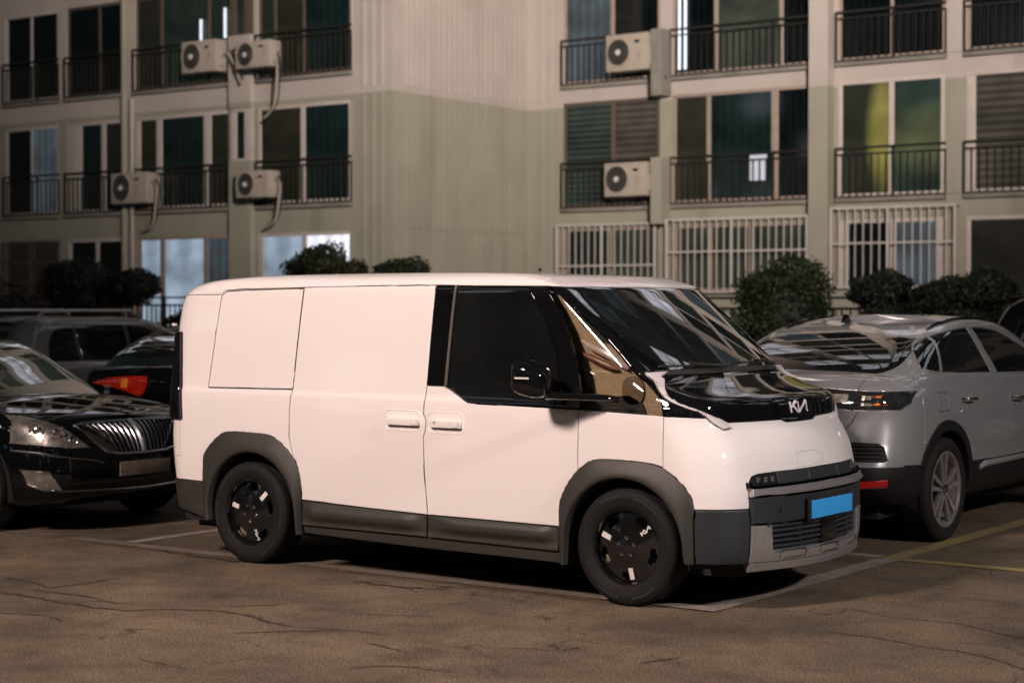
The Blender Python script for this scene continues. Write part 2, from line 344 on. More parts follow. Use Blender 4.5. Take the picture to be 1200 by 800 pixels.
# ------------------------------------------------------------ shell surfaces cut into panels
def pip(x, y, poly):
    c = False; j = len(poly)-1
    for i in range(len(poly)):
        xi, yi = poly[i]; xj, yj = poly[j]
        if (yi > y) != (yj > y) and x < (xj-xi)*(y-yi)/(yj-yi)+xi: c = not c
        j = i
    return c
AX = {'s': (0,2), 'f': (1,2), 't': (0,1)}
class Shell:
    def __init__(self, G):
        self.bm = bmesh.new(); self.layer = self.bm.faces.layers.int.new('rid'); self.n = 0
        Rr, Cc, _ = G.shape
        vs = [[self.bm.verts.new(G[i,j]) for j in range(Cc)] for i in range(Rr)]
        for i in range(Rr-1):
            for j in range(Cc-1):
                q = [vs[i][j], vs[i][j+1], vs[i+1][j+1], vs[i+1][j]]
                try: self.bm.faces.new(q)
                except ValueError: pass
        bmesh.ops.remove_doubles(self.bm, verts=self.bm.verts[:], dist=2e-5)
        bad = [f for f in self.bm.faces if f.calc_area() < 1e-9]
        bmesh.ops.delete(self.bm, geom=bad, context='FACES')
        self.bm.normal_update()
        # smooth normals: mirror plane points keep ny = 0
        pts = [v.co.copy() for v in self.bm.verts]; nrm = []
        for v in self.bm.verts:
            nn = Vector((0,0,0))
            for f in v.link_faces: nn += f.normal*f.calc_area()
            if abs(v.co.y) < 1e-5: nn.y = 0
            nrm.append(nn.normalized() if nn.length > 1e-9 else Vector((0,0,1)))
        self.bm.verts.index_update()
        polys = []
        for f in self.bm.faces:
            ids = [v.index for v in f.verts]
            polys.append(ids[:3])
            if len(ids) == 4: polys.append([ids[0], ids[2], ids[3]])
        self.pts = pts; self.nrm = nrm; self.polys = polys
        self.bvh = BVHTree.FromPolygons(pts, polys)
    def normal(self, co):
        loc, no, idx, d = self.bvh.find_nearest(co)
        a, b, c = self.polys[idx]
        A, B, Cc = self.pts[a], self.pts[b], self.pts[c]
        v0 = B-A; v1 = Cc-A; v2 = loc-A
        d00 = v0.dot(v0); d01 = v0.dot(v1); d11 = v1.dot(v1); d20 = v2.dot(v0); d21 = v2.dot(v1)
        den = d00*d11-d01*d01
        if abs(den) < 1e-16: return self.nrm[a].copy()
        v = (d11*d20-d01*d21)/den; w = (d00*d21-d01*d20)/den
        r = self.nrm[a]*(1-v-w)+self.nrm[b]*v+self.nrm[c]*w
        return r.normalized() if r.length > 1e-6 else Vector(no)
    def cut(self, view, pts, closed=False, cond=None):
        ax = AX[view]; pts = list(pts)
        if closed: pts = pts+[pts[0]]
        us = [p[0] for p in pts]; vs_ = [p[1] for p in pts]
        lo = (min(us)-1e-4, min(vs_)-1e-4); hi = (max(us)+1e-4, max(vs_)+1e-4)
        cand = set()
        for f in self.bm.faces:
            a = [v.co[ax[0]] for v in f.verts]; b = [v.co[ax[1]] for v in f.verts]
            if max(a) < lo[0] or min(a) > hi[0] or max(b) < lo[1] or min(b) > hi[1]: continue
            if cond and not cond(f.calc_center_median()): continue
            cand.add(f)
        for i in range(len(pts)-1):
            p = np.array(pts[i], float); q = np.array(pts[i+1], float); L = np.linalg.norm(q-p)
            if L < 1e-6: continue
            d = (q-p)/L; nn = np.array((-d[1], d[0])); sel = []
            for f in cand:
                if not f.is_valid: continue
                mn = 9; mxp = -9; ml = 9; xl = -9
                for v in f.verts:
                    u = v.co[ax[0]]-p[0]; w = v.co[ax[1]]-p[1]
                    s = u*nn[0]+w*nn[1]; t = u*d[0]+w*d[1]
                    mn = min(mn,s); mxp = max(mxp,s); ml = min(ml,t); xl = max(xl,t)
                if mn < -2e-5 and mxp > 2e-5 and xl > -1e-5 and ml < L+1e-5: sel.append(f)
            if not sel: continue
            co = [0,0,0]; co[ax[0]] = p[0]; co[ax[1]] = p[1]
            no = [0,0,0]; no[ax[0]] = nn[0]; no[ax[1]] = nn[1]
            vset = set(); eset = set()
            for f in sel: vset.update(f.verts); eset.update(f.edges)
            r = bmesh.ops.bisect_plane(self.bm, geom=list(vset)+list(eset)+sel, dist=2e-5, plane_co=co, plane_no=no)
            for g in r['geom']:
                if isinstance(g, bmesh.types.BMFace): cand.add(g)
            cand = {f for f in cand if f.is_valid}
    def take(self, view=None, poly=None, cond=None, free=True):
        self.n += 1; out = []; ax = AX[view] if view else None
        for f in self.bm.faces:
            if f[self.layer]: continue
            c = f.calc_center_median()
            if cond and not cond(c): continue
            if poly is not None and not pip(c[ax[0]], c[ax[1]], poly): continue
            f[self.layer] = self.n; out.append(f)
        return out
    def panel(self, name, faces, mat, parent, side='n', gap=0.005, bev=0.0025, depth=0.018, off=0.0, lift=0.0, keepz=True):
        """turn taken faces into a panel with a rolled edge. side: n near (y<0), f far (mirrored), b both joined"""
        if not faces: print("EMPTY PANEL", name); return None
        bm = bmesh.new(); vm = {}
        for f in faces:
            vs = []
            for v in f.verts:
                k = v.index if False else v
                if k not in vm: vm[k] = bm.verts.new(v.co)
                vs.append(vm[k])
            try: bm.faces.new(vs)
            except ValueError: pass
        if side == 'b':
            g = bmesh.ops.duplicate(bm, geom=bm.verts[:]+bm.edges[:]+bm.faces[:])
            nf = [x for x in g['geom'] if isinstance(x, bmesh.types.BMFace)]
            for x in g['geom']:
                if isinstance(x, bmesh.types.BMVert): x.co.y = -x.co.y
            bmesh.ops.reverse_faces(bm, faces=nf)
            bmesh.ops.remove_doubles(bm, verts=[v for v in bm.verts if abs(v.co.y) < 1e-4], dist=1e-5)
        bmesh.ops.remove_doubles(bm, verts=bm.verts[:], dist=2.5e-4)
        seen = set(); drop = []; total = sum(f.calc_area() for f in bm.faces)
        for f0 in bm.faces:
            if f0 in seen: continue
            comp = [f0]; seen.add(f0); i = 0
            while i < len(comp):
                for e in comp[i].edges:
                    for f1 in e.link_faces:
                        if f1 not in seen: seen.add(f1); comp.append(f1)
                i += 1
            if sum(f.calc_area() for f in comp) < min(.004, total*.2): drop += comp
        if drop: bmesh.ops.delete(bm, geom=drop, context='FACES')
        def N(v):
            if v.y <= 0: return self.normal(v)
            r = self.normal(Vector((v.x,-v.y,v.z))); r.y = -r.y; return r
        nrm = {v: N(v.co) for v in bm.verts}
        bedges = [e for e in bm.edges if len(e.link_faces) == 1]
        inward = {}
        for e in bedges:
            f = e.link_faces[0]; c = f.calc_center_median(); m = (e.verts[0].co+e.verts[1].co)/2
            d = (e.verts[1].co-e.verts[0].co)
            if d.length < 1e-7: continue
            d.normalize(); w = c-m; w = w-d*w.dot(d)
            if w.length < 1e-9: continue
            w.normalize()
            for v in e.verts:
                wv = w-nrm[v]*w.dot(nrm[v])
                inward[v] = inward.get(v, Vector((0,0,0)))+wv*min(e.calc_length(),0.05)
        base = {}
        for v in bm.verts:
            o = lift+(off(v.co) if callable(off) else off)
            base[v] = v.co+nrm[v]*o
        for v in bm.verts: v.co = base[v]
        for v, w in inward.items():
            w = w.normalized() if w.length > 1e-9 else w
            inward[v] = w; v.co = base[v]+w*(gap/2+bev)
        n0 = len(bm.faces)
        surf = set(bm.faces)
        be = [e for e in bm.edges if len(e.link_faces) == 1]
        r = bmesh.ops.extrude_edge_only(bm, edges=be)
        # map new verts back to the old by position
        newv = [g for g in r['geom'] if isinstance(g, bmesh.types.BMVert)]
        old = {}
        for v in newv:
            for e in v.link_edges:
                ov = e.other_vert(v)
                if ov in inward and (ov.co-v.co).length < 1e-9: old[v] = ov; break
        for v in newv:
            if v in old: v.co = base[old[v]]+inward[old[v]]*(gap/2)-nrm[old[v]]*bev
        newe = [g for g in r['geom'] if isinstance(g, bmesh.types.BMEdge)]
        r2 = bmesh.ops.extrude_edge_only(bm, edges=newe)
        for v in [g for g in r2['geom'] if isinstance(g, bmesh.types.BMVert)]:
            for e in v.link_edges:
                ov = e.other_vert(v)
                if ov in old and (ov.co-v.co).length < 1e-9: v.co = ov.co-nrm[old[ov]]*depth; break
        bm.faces.ensure_lookup_table()
        bm.normal_update()
        shaped = callable(off)
        if side == 'f':
            for v in bm.verts: v.co.y = -v.co.y
            bmesh.ops.reverse_faces(bm, faces=bm.faces[:]); bm.normal_update()
        for f in bm.faces: f.smooth = True
        bm.verts.index_update()
        cn = {}
        for v in bm.verts:
            if v in nrm:
                q = nrm[v].copy()
                if side == 'f': q.y = -q.y
                cn[v.index] = q
        surfidx = set()
        bm.faces.index_update()
        for f in bm.faces:
            if f in surf: surfidx.add(f.index)
        rimn = {f.index: f.normal.copy() for f in bm.faces if f.index not in surfidx}
        me = bpy.data.meshes.new(name); bm.to_mesh(me); bm.free()
        ln = []
        for p in me.polygons:
            for vi in p.vertices:
                if p.index in surfidx: ln.append(tuple(cn[vi]))
                elif vi in cn: ln.append(tuple((cn[vi]*0.8+rimn[p.index]*0.5).normalized()))
                else: ln.append(tuple(rimn[p.index]) if rimn[p.index].length > 0.1 else (0,0,1))
        me.normals_split_custom_set(ln)
        return link(name, me, mat, parent)
    def liner(self, name, mat, parent, dist=0.02, drop=lambda c: False):
        bm = bmesh.new(); vm = {}
        for f in self.bm.faces:
            c = f.calc_center_median()
            if drop(c): continue
            vs = []
            for v in f.verts:
                if v not in vm:
                    q = self.normal(v.co)
                    p = v.co-q*dist
                    if abs(v.co.y) < 1e-5: p.y = 0
                    vm[v] = bm.verts.new(p)
                vs.append(vm[v])
            try: bm.faces.new(vs)
            except ValueError: pass
        g = bmesh.ops.duplicate(bm, geom=bm.verts[:]+bm.edges[:]+bm.faces[:])
        for x in g['geom']:
            if isinstance(x, bmesh.types.BMVert): x.co.y = -x.co.y
        bmesh.ops.reverse_faces(bm, faces=[x for x in g['geom'] if isinstance(x, bmesh.types.BMFace)])
        bmesh.ops.remove_doubles(bm, verts=bm.verts[:], dist=1e-4)
        return bmobj(name, bm, mat, parent, recalc=False)
import numpy as np
def mono(xs,ys,x):
    xs=np.asarray(xs,float);ys=np.asarray(ys,float);x=np.clip(np.asarray(x,float),xs[0],xs[-1])
    h=np.diff(xs);d=np.diff(ys)/h;n=len(xs);m=np.zeros(n)
    m[0]=d[0];m[-1]=d[-1]
    for i in range(1,n-1):
        if d[i-1]*d[i]>0:
            w1=2*h[i]+h[i-1];w2=h[i]+2*h[i-1];m[i]=(w1+w2)/(w1/d[i-1]+w2/d[i])
    i=np.clip(np.searchsorted(xs,x)-1,0,n-2);t=(x-xs[i])/h[i]
    return (ys[i]*(1+2*t)*(1-t)**2+m[i]*h[i]*t*(1-t)**2+ys[i+1]*t*t*(3-2*t)+m[i+1]*h[i]*t*t*(t-1))
VW=[(.18,.925),(.3,.936),(.5,.943),(.8,.946),(1.0,.943),(1.13,.937),(1.155,.933),(1.175,.925),(1.24,.918),(1.4,.905),(1.6,.888),(1.75,.873),(1.84,.862),(1.86,.857),(1.88,.850),(1.90,.838),(1.925,.808),(1.94,.765),(1.95,.69),(1.957,.52),(1.96,.02)]
VF=[# z, xf, k, yc, xs
(.18,3.76,.28,.70,3.32),(.25,3.80,.28,.71,3.35),(.35,3.83,.28,.72,3.36),(.60,3.835,.28,.72,3.36),(.68,3.83,.28,.72,3.36),(.80,3.80,.27,.72,3.33),(.88,3.775,.26,.71,3.30),
(1.0,3.705,.24,.70,3.24),(1.06,3.655,.215,.70,3.2),(1.17,3.635,.22,.72,3.16),(1.20,3.61,.235,.735,3.12),(1.225,3.54,.25,.75,3.08),(1.25,3.455,.25,.765,3.04),(1.30,3.305,.235,.785,2.99),(1.3450,3.1980,0.150,0.8000,2.960),(1.3918,3.1452,0.150,0.7986,2.911),(1.4386,3.0917,0.150,0.7973,2.862),(1.4855,3.0375,0.150,0.7959,2.813),(1.5323,2.9827,0.150,0.7945,2.764),(1.5791,2.9272,0.150,0.7932,2.715),(1.6259,2.8711,0.150,0.7918,2.665),(1.6727,2.8143,0.150,0.7905,2.616),(1.7195,2.7568,0.150,0.7891,2.567),(1.7664,2.6987,0.150,0.7877,2.518),(1.8132,2.6399,0.150,0.7864,2.469),(1.8600,2.5804,0.150,0.7850,2.420),
(1.88,2.545,.17,.775,2.38),(1.90,2.49,.19,.76,2.3),(1.925,2.40,.2,.72,2.1),(1.94,2.2,.2,.68,1.85),(1.95,1.8,.2,.6,1.5),(1.957,1.25,.2,.42,1.05),(1.96,.92,.2,.01,.90)]
VR=[# z, xr,k,yc,xs
(.18,-.76,.08,.74,-.5),(.45,-.82,.08,.74,-.57),(.84,-.86,.08,.75,-.60),(1.0,-.855,.08,.75,-.6),(1.6,-.84,.08,.72,-.58),(1.75,-.82,.08,.70,-.55),(1.82,-.79,.08,.69,-.5),(1.86,-.74,.08,.68,-.42),(1.88,-.70,.08,.67,-.36),(1.90,-.63,.08,.65,-.28),(1.925,-.46,.08,.62,-.1),(1.94,-.2,.08,.58,.15),(1.95,.15,.08,.5,.4),(1.957,.6,.08,.35,.75),(1.96,.86,.08,.01,.88)]
def van_levels():
    z=[.18,.22,.26,.30,.34,.38,.42,.46,.5,.54,.58,.62,.66,.70,.74,.78,.82,.86,.90,.94,.98,1.02,1.05,1.08,1.11,1.14,1.155,1.165,1.175,1.19,1.205,1.22,1.235,1.25,1.27,1.29,1.31,1.33,1.35,1.39,1.43,1.47,1.51,1.55,1.59,1.63,1.67,1.71,1.75,1.79,1.82,1.84,1.855,1.87,1.88,1.89,1.90,1.91,1.92,1.93,1.94,1.945,1.95,1.9535,1.957,1.959,1.96]
    return np.array(z)
def half_loop(w,xf,k,yc,xs,xr,kr,yr,xsr,ns=96,bulge=.012):
    yc=min(yc,w*.97);yr=min(yr,w*.97);pts=[]
    for s in np.linspace(0,1,9)[:-1]: y=yr*s;pts.append((xr+kr*y*y,-y))
    a=np.array((xr+kr*yr*yr,-yr));c=np.array((a[0]+2*kr*yr*(w-yr),-w));b=np.array((xsr,-w))
    for t in np.linspace(0,1,9)[:-1]: pts.append(tuple((1-t)**2*a+2*t*(1-t)*c+t*t*b))
    for t in np.linspace(0,1,ns)[:-1]: pts.append((xsr+(xs-xsr)*t,-w))
    b=np.array((xf-k*yc*yc,-yc));c=np.array((b[0]-2*k*yc*(w-yc),-w));a=np.array((xs,-w))
    c[0]=max(c[0],xs+.01)
    for t in np.linspace(0,1,13)[:-1]: pts.append(tuple((1-t)**2*a+2*t*(1-t)*c+t*t*b))
    for s in np.linspace(1,0,13): y=yc*s;pts.append((xf-k*y*y,-y))
    return np.array(pts)
def van_shell():
    Z=van_levels();rows=[]
    w=mono(*zip(*VW),Z)
    F=[mono([r[0] for r in VF],[r[i] for r in VF],Z) for i in range(1,5)]
    R=[mono([r[0] for r in VR],[r[i] for r in VR],Z) for i in range(1,5)]
    for j,z in enumerate(Z):
        L=half_loop(w[j],F[0][j],F[1][j],F[2][j],F[3][j],R[0][j],R[1][j],R[2][j],R[3][j])
        rows.append(np.c_[L,np.full(len(L),z)])
    return np.array(rows) # [level,col,3]
# ---- passenger cars: a lower body with a deck, and a greenhouse
def car_lower(sp, ns=80):
    T=np.array(sp['t']);z0=sp['z0'];rows=[]
    tt=np.unique(np.r_[np.linspace(0,1,26),T])
    col=lambda n:mono([r[0] for r in sp['plan']],[r[n] for r in sp['plan']],tt)
    cs=[col(i) for i in range(1,10)]
    zdx,zdz=zip(*sp['deck']);zbx,zbz=zip(*sp['bot']);last=None
    for j,t in enumerate(tt):
        w,xf,k,yc,xs,xr,kr,yr,xsr=[c[j] for c in cs]
        L=half_loop(w,xf,k,yc,xs,xr,kr,yr,xsr,ns)
        zd=mono(zdx,zdz,L[:,0]);zb=mono(zbx,zbz,L[:,0])
        tp=sp.get('taper',0.0); mid=(xf+xr)/2; hl=(xf-xr)/2
        L[:,1]*=1-tp*np.abs((L[:,0]-mid)/hl)**3
        rows.append(np.c_[L,zb+(zd-zb)*t]);last=L
    for s in (.015,.04,.08,.14,.22,.34,.48,.62,.76,.88,1.0):
        L=last.copy();L[:,1]=last[:,1]*(1-s)
        cr=sp.get('crown',.05)*(1-(1-s)**2)
        L[:,0]=L[:,0]-np.sign(L[:,0]-mid)*sp.get('pull',.0)*s*(abs(L[:,0]-mid)>hl*.8)
        rows.append(np.c_[L,mono(zdx,zdz,L[:,0])+cr])
    return np.array(rows)
def car_green(sp, ns=60):
    Z=np.array([r[0] for r in sp['green']]);zz=np.unique(np.r_[np.linspace(Z[0],Z[-1],26),Z])
    cs=[mono(Z,[r[i] for r in sp['green']],zz) for i in range(1,10)];rows=[]
    for j,z in enumerate(zz):
        w,xf,k,yc,xs,xr,kr,yr,xsr=[c[j] for c in cs]
        rows.append(np.c_[half_loop(w,xf,k,yc,xs,xr,kr,yr,xsr,ns),np.full(0,0) if False else np.full(ns+41,z)] if False else np.c_[half_loop(w,xf,k,yc,xs,xr,kr,yr,xsr,ns),np.full(len(half_loop(w,xf,k,yc,xs,xr,kr,yr,xsr,ns)),z)])
    G=np.array(rows);last=G[-1]
    ex=[]
    for s in (.06,.14,.26,.42,.6,.8,1.0):
        L=last.copy();L[:,1]*=1-s;L[:,2]+=sp.get('roofcrown',.035)*(1-(1-s)**2);ex.append(L)
    return np.concatenate([G,np.array(ex)])
# x forward, origin on the ground midway between the front and rear ends
SEDAN=dict(t=[0,.5,1],z0=.2,crown=.05,taper=.03,
 plan=[# t,w,xf,k,yc,xs,xr,kr,yr,xsr
 (0,.88,2.42,.22,.62,1.7,-2.42,.15,.66,-1.9),(.08,.925,2.52,.22,.62,1.7,-2.50,.15,.66,-1.9),(.35,.95,2.575,.22,.62,1.7,-2.56,.15,.68,-1.9),(.6,.95,2.56,.22,.62,1.68,-2.58,.15,.68,-1.9),(.85,.94,2.51,.22,.62,1.62,-2.57,.15,.68,-1.9),(.96,.92,2.45,.22,.62,1.55,-2.54,.15,.68,-1.9),(1,.895,2.38,.22,.62,1.5,-2.49,.15,.66,-1.9)],
 deck=[(-2.6,.98),(-2.2,1.03),(-1.5,1.03),(0,.985),(1.3,.965),(2.0,.90),(2.3,.85),(2.5,.81)],
 bot=[(-2.6,.34),(-1.9,.24),(2.0,.22),(2.6,.25)],
 roofcrown=.03,
 green=[# z,w,xf,k,yc,xs,xr,kr,yr,xsr
 (.88,.86,1.50,.16,.62,1.0,-1.95,.12,.6,-1.5),(1.0,.84,1.32,.16,.61,.85,-1.80,.12,.6,-1.35),(1.2,.775,.93,.16,.58,.5,-1.45,.12,.56,-1.05),(1.34,.715,.64,.16,.55,.25,-1.12,.12,.52,-.8),(1.42,.66,.42,.16,.50,.05,-.83,.12,.47,-.6),(1.455,.58,.2,.16,.42,-.1,-.6,.12,.4,-.45)])
COUPE=dict(t=[0,.5,1],z0=.3,crown=.04,taper=.03,
 plan=[(0,.90,2.42,.2,.66,1.8,-2.30,.12,.70,-1.8),(.10,.965,2.5,.2,.66,1.8,-2.46,.12,.72,-1.8),(.24,.985,2.52,.2,.66,1.8,-2.50,.12,.72,-1.85),(.30,.985,2.52,.2,.66,1.8,-2.49,.12,.72,-1.85),(.5,.995,2.52,.2,.66,1.8,-2.43,.12,.72,-1.8),(.72,.985,2.5,.2,.66,1.8,-2.40,.12,.72,-1.78),(.80,.975,2.48,.2,.66,1.8,-2.42,.13,.72,-1.78),(.90,.955,2.44,.2,.66,1.7,-2.39,.13,.72,-1.75),(.97,.925,2.4,.2,.66,1.6,-2.33,.13,.72,-1.7),(1,.895,2.35,.2,.66,1.5,-2.26,.13,.7,-1.65)],
 deck=[(-2.5,1.17),(-2.2,1.20),(-1.6,1.235),(-.6,1.215),(.8,1.16),(1.6,1.10),(2.4,.98)],
 bot=[(-2.5,.36),(-1.8,.30),(2.2,.30),(2.6,.33)],
 roofcrown=.045,
 green=[(1.08,.91,1.55,.16,.66,1.1,-2.16,.16,.66,-1.7),(1.2,.885,1.38,.16,.65,.9,-2.05,.16,.64,-1.55),(1.3,.845,1.18,.16,.63,.7,-1.86,.17,.62,-1.35),(1.42,.79,.94,.16,.6,.5,-1.56,.18,.58,-1.05),(1.52,.745,.72,.16,.57,.25,-1.22,.18,.55,-.8),(1.585,.70,.52,.16,.52,.1,-.92,.18,.5,-.6),(1.625,.63,.28,.16,.46,-.1,-.6,.16,.44,-.4)])
SUV=dict(t=[0,.5,1],z0=.25,crown=.05,taper=.03,
 plan=[(0,.88,2.3,.2,.66,1.8,-2.28,.1,.72,-1.9),(.1,.93,2.36,.2,.66,1.8,-2.36,.1,.72,-1.9),(.5,.955,2.4,.2,.66,1.8,-2.38,.1,.72,-1.9),(.85,.95,2.36,.2,.66,1.7,-2.36,.1,.72,-1.9),(1,.90,2.25,.2,.64,1.5,-2.28,.1,.7,-1.85)],
 deck=[(-2.4,1.0),(-1.5,1.0),(1.0,.98),(2.4,.9)],bot=[(-2.5,.3),(2.6,.28)],roofcrown=.03,
 green=[(.92,.88,1.45,.16,.64,1.0,-2.20,.1,.68,-1.8),(1.0,.87,1.33,.16,.63,.9,-2.18,.1,.67,-1.75),(1.3,.81,.95,.16,.6,.55,-2.06,.1,.63,-1.65),(1.5,.765,.65,.16,.58,.3,-1.93,.1,.6,-1.5),(1.58,.72,.42,.16,.54,.1,-1.82,.1,.55,-1.35),(1.62,.64,.1,.16,.48,-.1,-1.62,.1,.48,-1.2)])
import copy as _cp
DARK=_cp.deepcopy(SEDAN)
DARK['green']=[(.88,.88,1.50,.16,.62,1.0,-2.46,.12,.6,-1.9),(1.0,.88,1.32,.16,.61,.85,-2.40,.12,.6,-1.8),(1.2,.85,.93,.16,.58,.5,-2.08,.12,.58,-1.5),(1.36,.78,.64,.16,.55,.25,-1.66,.12,.54,-1.15),(1.46,.71,.42,.16,.50,.05,-1.25,.12,.47,-.9),(1.51,.62,.2,.16,.42,-.1,-.9,.12,.4,-.7)]
DARK['deck']=[(-2.6,1.04),(-2.2,1.07),(-1.5,1.05),(0,.985),(1.3,.965),(2.0,.90),(2.3,.85),(2.5,.81)]
for r_ in range(len(SUV['green'])): SUV['green'][r_]=(SUV['green'][r_][0]-.05*(r_/5),)+SUV['green'][r_][1:]
def placed(G,x,y,h):
    c,s=np.cos(h),np.sin(h);o=G.copy();o[...,0]=x+G[...,0]*c-G[...,1]*s;o[...,1]=y+G[...,0]*s+G[...,1]*c;return o
def inv(P,x,y,h):
    c,s=np.cos(h),np.sin(h);P=np.array(P);d=P-np.array([x,y,0]);return np.array([d[0]*c+d[1]*s,-d[0]*s+d[1]*c,P[2]])
# ------------------------------------------------------------ ground
def sheet(name, poly, z, mat, kind='structure', parent=None):
    bm = bmesh.new(); bm.faces.new([bm.verts.new((x,y,z)) for x,y in poly])
    o = bmobj(name, bm, mat, parent, smooth=0); return tag(o, kind=kind)
sheet('ground', [(-400,-400),(400,-400),(400,400),(-400,400)], -0.02, M['soil'])
sheet('car_park_asphalt', [(-60,-40),(60,-40),(60,11.0),(-60,11.0)], 0.0, M['asphalt'])
def line(x0, x1, y0, y1, mat, z=0.004):
    bm = bmesh.new()
    nx = max(1,int(abs(x1-x0)/0.25)); ny = max(1,int(abs(y1-y0)/0.25)); g = {}
    for i in range(nx+1):
        for j in range(ny+1):
            jx = rnd.uniform(-.006,.006) if ny > nx else 0; jy = rnd.uniform(-.006,.006) if nx >= ny else 0
            g[i,j] = bm.verts.new((x0+(x1-x0)*i/nx+jx, y0+(y1-y0)*j/ny+jy, z))
    for i in range(nx):
        for j in range(ny): bm.faces.new((g[i,j],g[i+1,j],g[i+1,j+1],g[i,j+1]))
    return tag(bmobj('parking_line', bm, mat, smooth=0), kind='structure')
line(-2.0, 3.52, -0.80, -0.67, M['line_faint'])
line(2.75, 3.52, -0.815, -0.672, M['line'], .008)
line(3.36, 3.52, -0.665, 1.74, M['line'])
line(3.38, 3.52, 1.74, 9.0, M['yellow'])
line(-1.52, -1.39, -0.665, 1.9, M['line'])
line(3.525, 9.5, 1.74, 1.86, M['yellow'])
line(2.7, 3.355, 1.80, 1.92, M['line'])
line(-6.8, -2.25, -0.78, -0.67, M['line_faint'])
cracks = dict(a=([(-1.2,-2.6),(-0.39,-2.69),(0.05,-2.73),(0.53,-2.75),(0.78,-2.68),(0.95,-2.52),(1.22,-2.42),(1.49,-2.42),(1.75,-2.54),(2.14,-2.46),(2.53,-2.41)],.032),
 b=([(-0.89,-2.28),(-0.5,-2.33),(-0.26,-2.39),(-0.21,-2.1),(-0.23,-1.76)],.020), c=([(-0.91,-0.86),(-0.52,-0.9),(-0.05,-0.92)],.045),
 d=([(0.95,-2.45),(1.01,-2.34),(1.25,-2.16),(1.37,-1.93)],.012), e=([(1.75,-2.88),(1.95,-2.66),(2.18,-2.48)],.018),
 f=([(4.18,-1.02),(4.51,-0.99),(4.88,-1.08),(5.22,-1.14),(5.62,-1.4),(6.2,-1.7)],.018), g=([(4.05,-0.23),(4.37,-0.35),(4.6,-0.36),(4.77,-0.34),(5.23,-0.56),(5.9,-0.7)],.015),
 i=([(3.53,1.02),(4.06,0.87),(4.36,1.09)],.014), j=([(1.06,-1.11),(1.37,-1.14),(1.71,-1.06)],.034), k=([(1.48,-0.98),(1.86,-0.96)],.022),
 l=([(3.45,-2.27),(3.47,-2.11)],.022), m=([(2.51,-2.66),(2.86,-2.75)],.02), n=([(3.94,-2.29),(4.03,-2.04)],.022), o=([(1.81,-2.05),(2.05,-1.96),(2.29,-1.84)],.014),
 p=([(3.9,-.62),(4.1,-.45),(4.05,-.23)],.012), q=([(2.8,-3.3),(3.0,-3.05),(3.35,-3.0)],.016), r=([(0.2,-3.2),(0.5,-3.1),(0.75,-3.15)],.02), s=([(-0.39,-2.55),(0.1,-2.5),(0.4,-2.55)],.02),
 t=([(4.3,.3),(4.6,.5),(5.2,.4),(5.8,.7)],.01), u=([(-3.5,-1.9),(-2.6,-2.2),(-1.9,-2.1),(-1.2,-2.6)],.02))
bm = bmesh.new()
for pts, w in cracks.values():
    P = smooth_line(pts, 9); rows = []
    for i, p in enumerate(P):
        a = P[max(i-1,0)]; b = P[min(i+1,len(P)-1)]; d = Vector((b[0]-a[0], b[1]-a[1])).normalized(); nn = Vector((-d.y, d.x))
        t = i/(len(P)-1); ww = w*1.0*(0.18+0.82*math.sin(math.pi*min(1,max(0,t)))**0.5)*rnd.uniform(0.25,1.15)
        o = rnd.uniform(-.5,.5)*w*1.4
        q = Vector(p)+nn*o
        rows.append((bm.verts.new((q.x+nn.x*ww/2, q.y+nn.y*ww/2, .003)), bm.verts.new((q.x-nn.x*ww/2, q.y-nn.y*ww/2, .003))))
    for A, B in zip(rows, rows[1:]): bm.faces.new((A[0],A[1],B[1],B[0]))
    # blotches and splinters beside the crack
    for _ in range(int(len(P)*0.9)):
        p = P[rnd.randrange(len(P))]; x = p[0]+rnd.gauss(0,w*1.6); y = p[1]+rnd.gauss(0,w*1.1); s = w*rnd.uniform(.1,.4)
        vs = [bm.verts.new((x+s*rnd.uniform(.8,2.6)*math.cos(a), y+s*.55*rnd.uniform(.5,1.2)*math.sin(a), .0022+rnd.uniform(0,.0006))) for a in np.linspace(0,2*math.pi,7)[:-1]]
        bm.faces.new(vs)
tag(bmobj('asphalt_cracks', bm, M['crack'], smooth=0), kind='stuff')
# planting strip in front of the block
bmk = bmesh.new(); box(bmk, -60, 60, 10.86, 11.0, -0.1, 0.14); tag(bmobj('kerb', bmk, M['kerb'], bevel=.015), kind='structure')
sheet('planting_strip', [(-60,11.0),(60,11.0),(60,22.6),(-60,22.6)], 0.10, M['soil'])

# ------------------------------------------------------------ apartment block
blk = thing('apartment_building', 'beige concrete apartment block with balconies filling the whole background', 'building', (-14.26, 18.0, 0))
OX, OY = -14.26, 18.0
def L3(x, y, z): return (x-OX, y-OY, z)
def bbox(name, x0, x1, y0, y1, z0, z1, mat, parent=None, bevel=0):
    o = boxobj(name, (x0-OX, x1-OX, y0-OY, y1-OY, z0, z1), mat, parent or blk, bevel, 35)
    return o
H = 2.64; B0 = 1.20
NF = 11; TOP = B0+H*NF+0.4
YL, YR = 18.0, 22.69
BND = 6.0        # height where the wall paint changes colour
def wallpiece(name, x0, x1, y0, y1, z0, z1, low=None, up=None):
    lo = low or M['wall_low']; u = up or M['wall_up']
    if z1 <= BND+.02: bbox(name, x0,x1,y0,y1,z0,z1, lo)
    elif z0 >= BND-.02: bbox(name, x0,x1,y0,y1,z0,z1, u)
    else: bbox(name, x0,x1,y0,y1,z0,BND, lo); bbox(name, x0,x1,y0,y1,BND,z1, u)
win_cache = {}
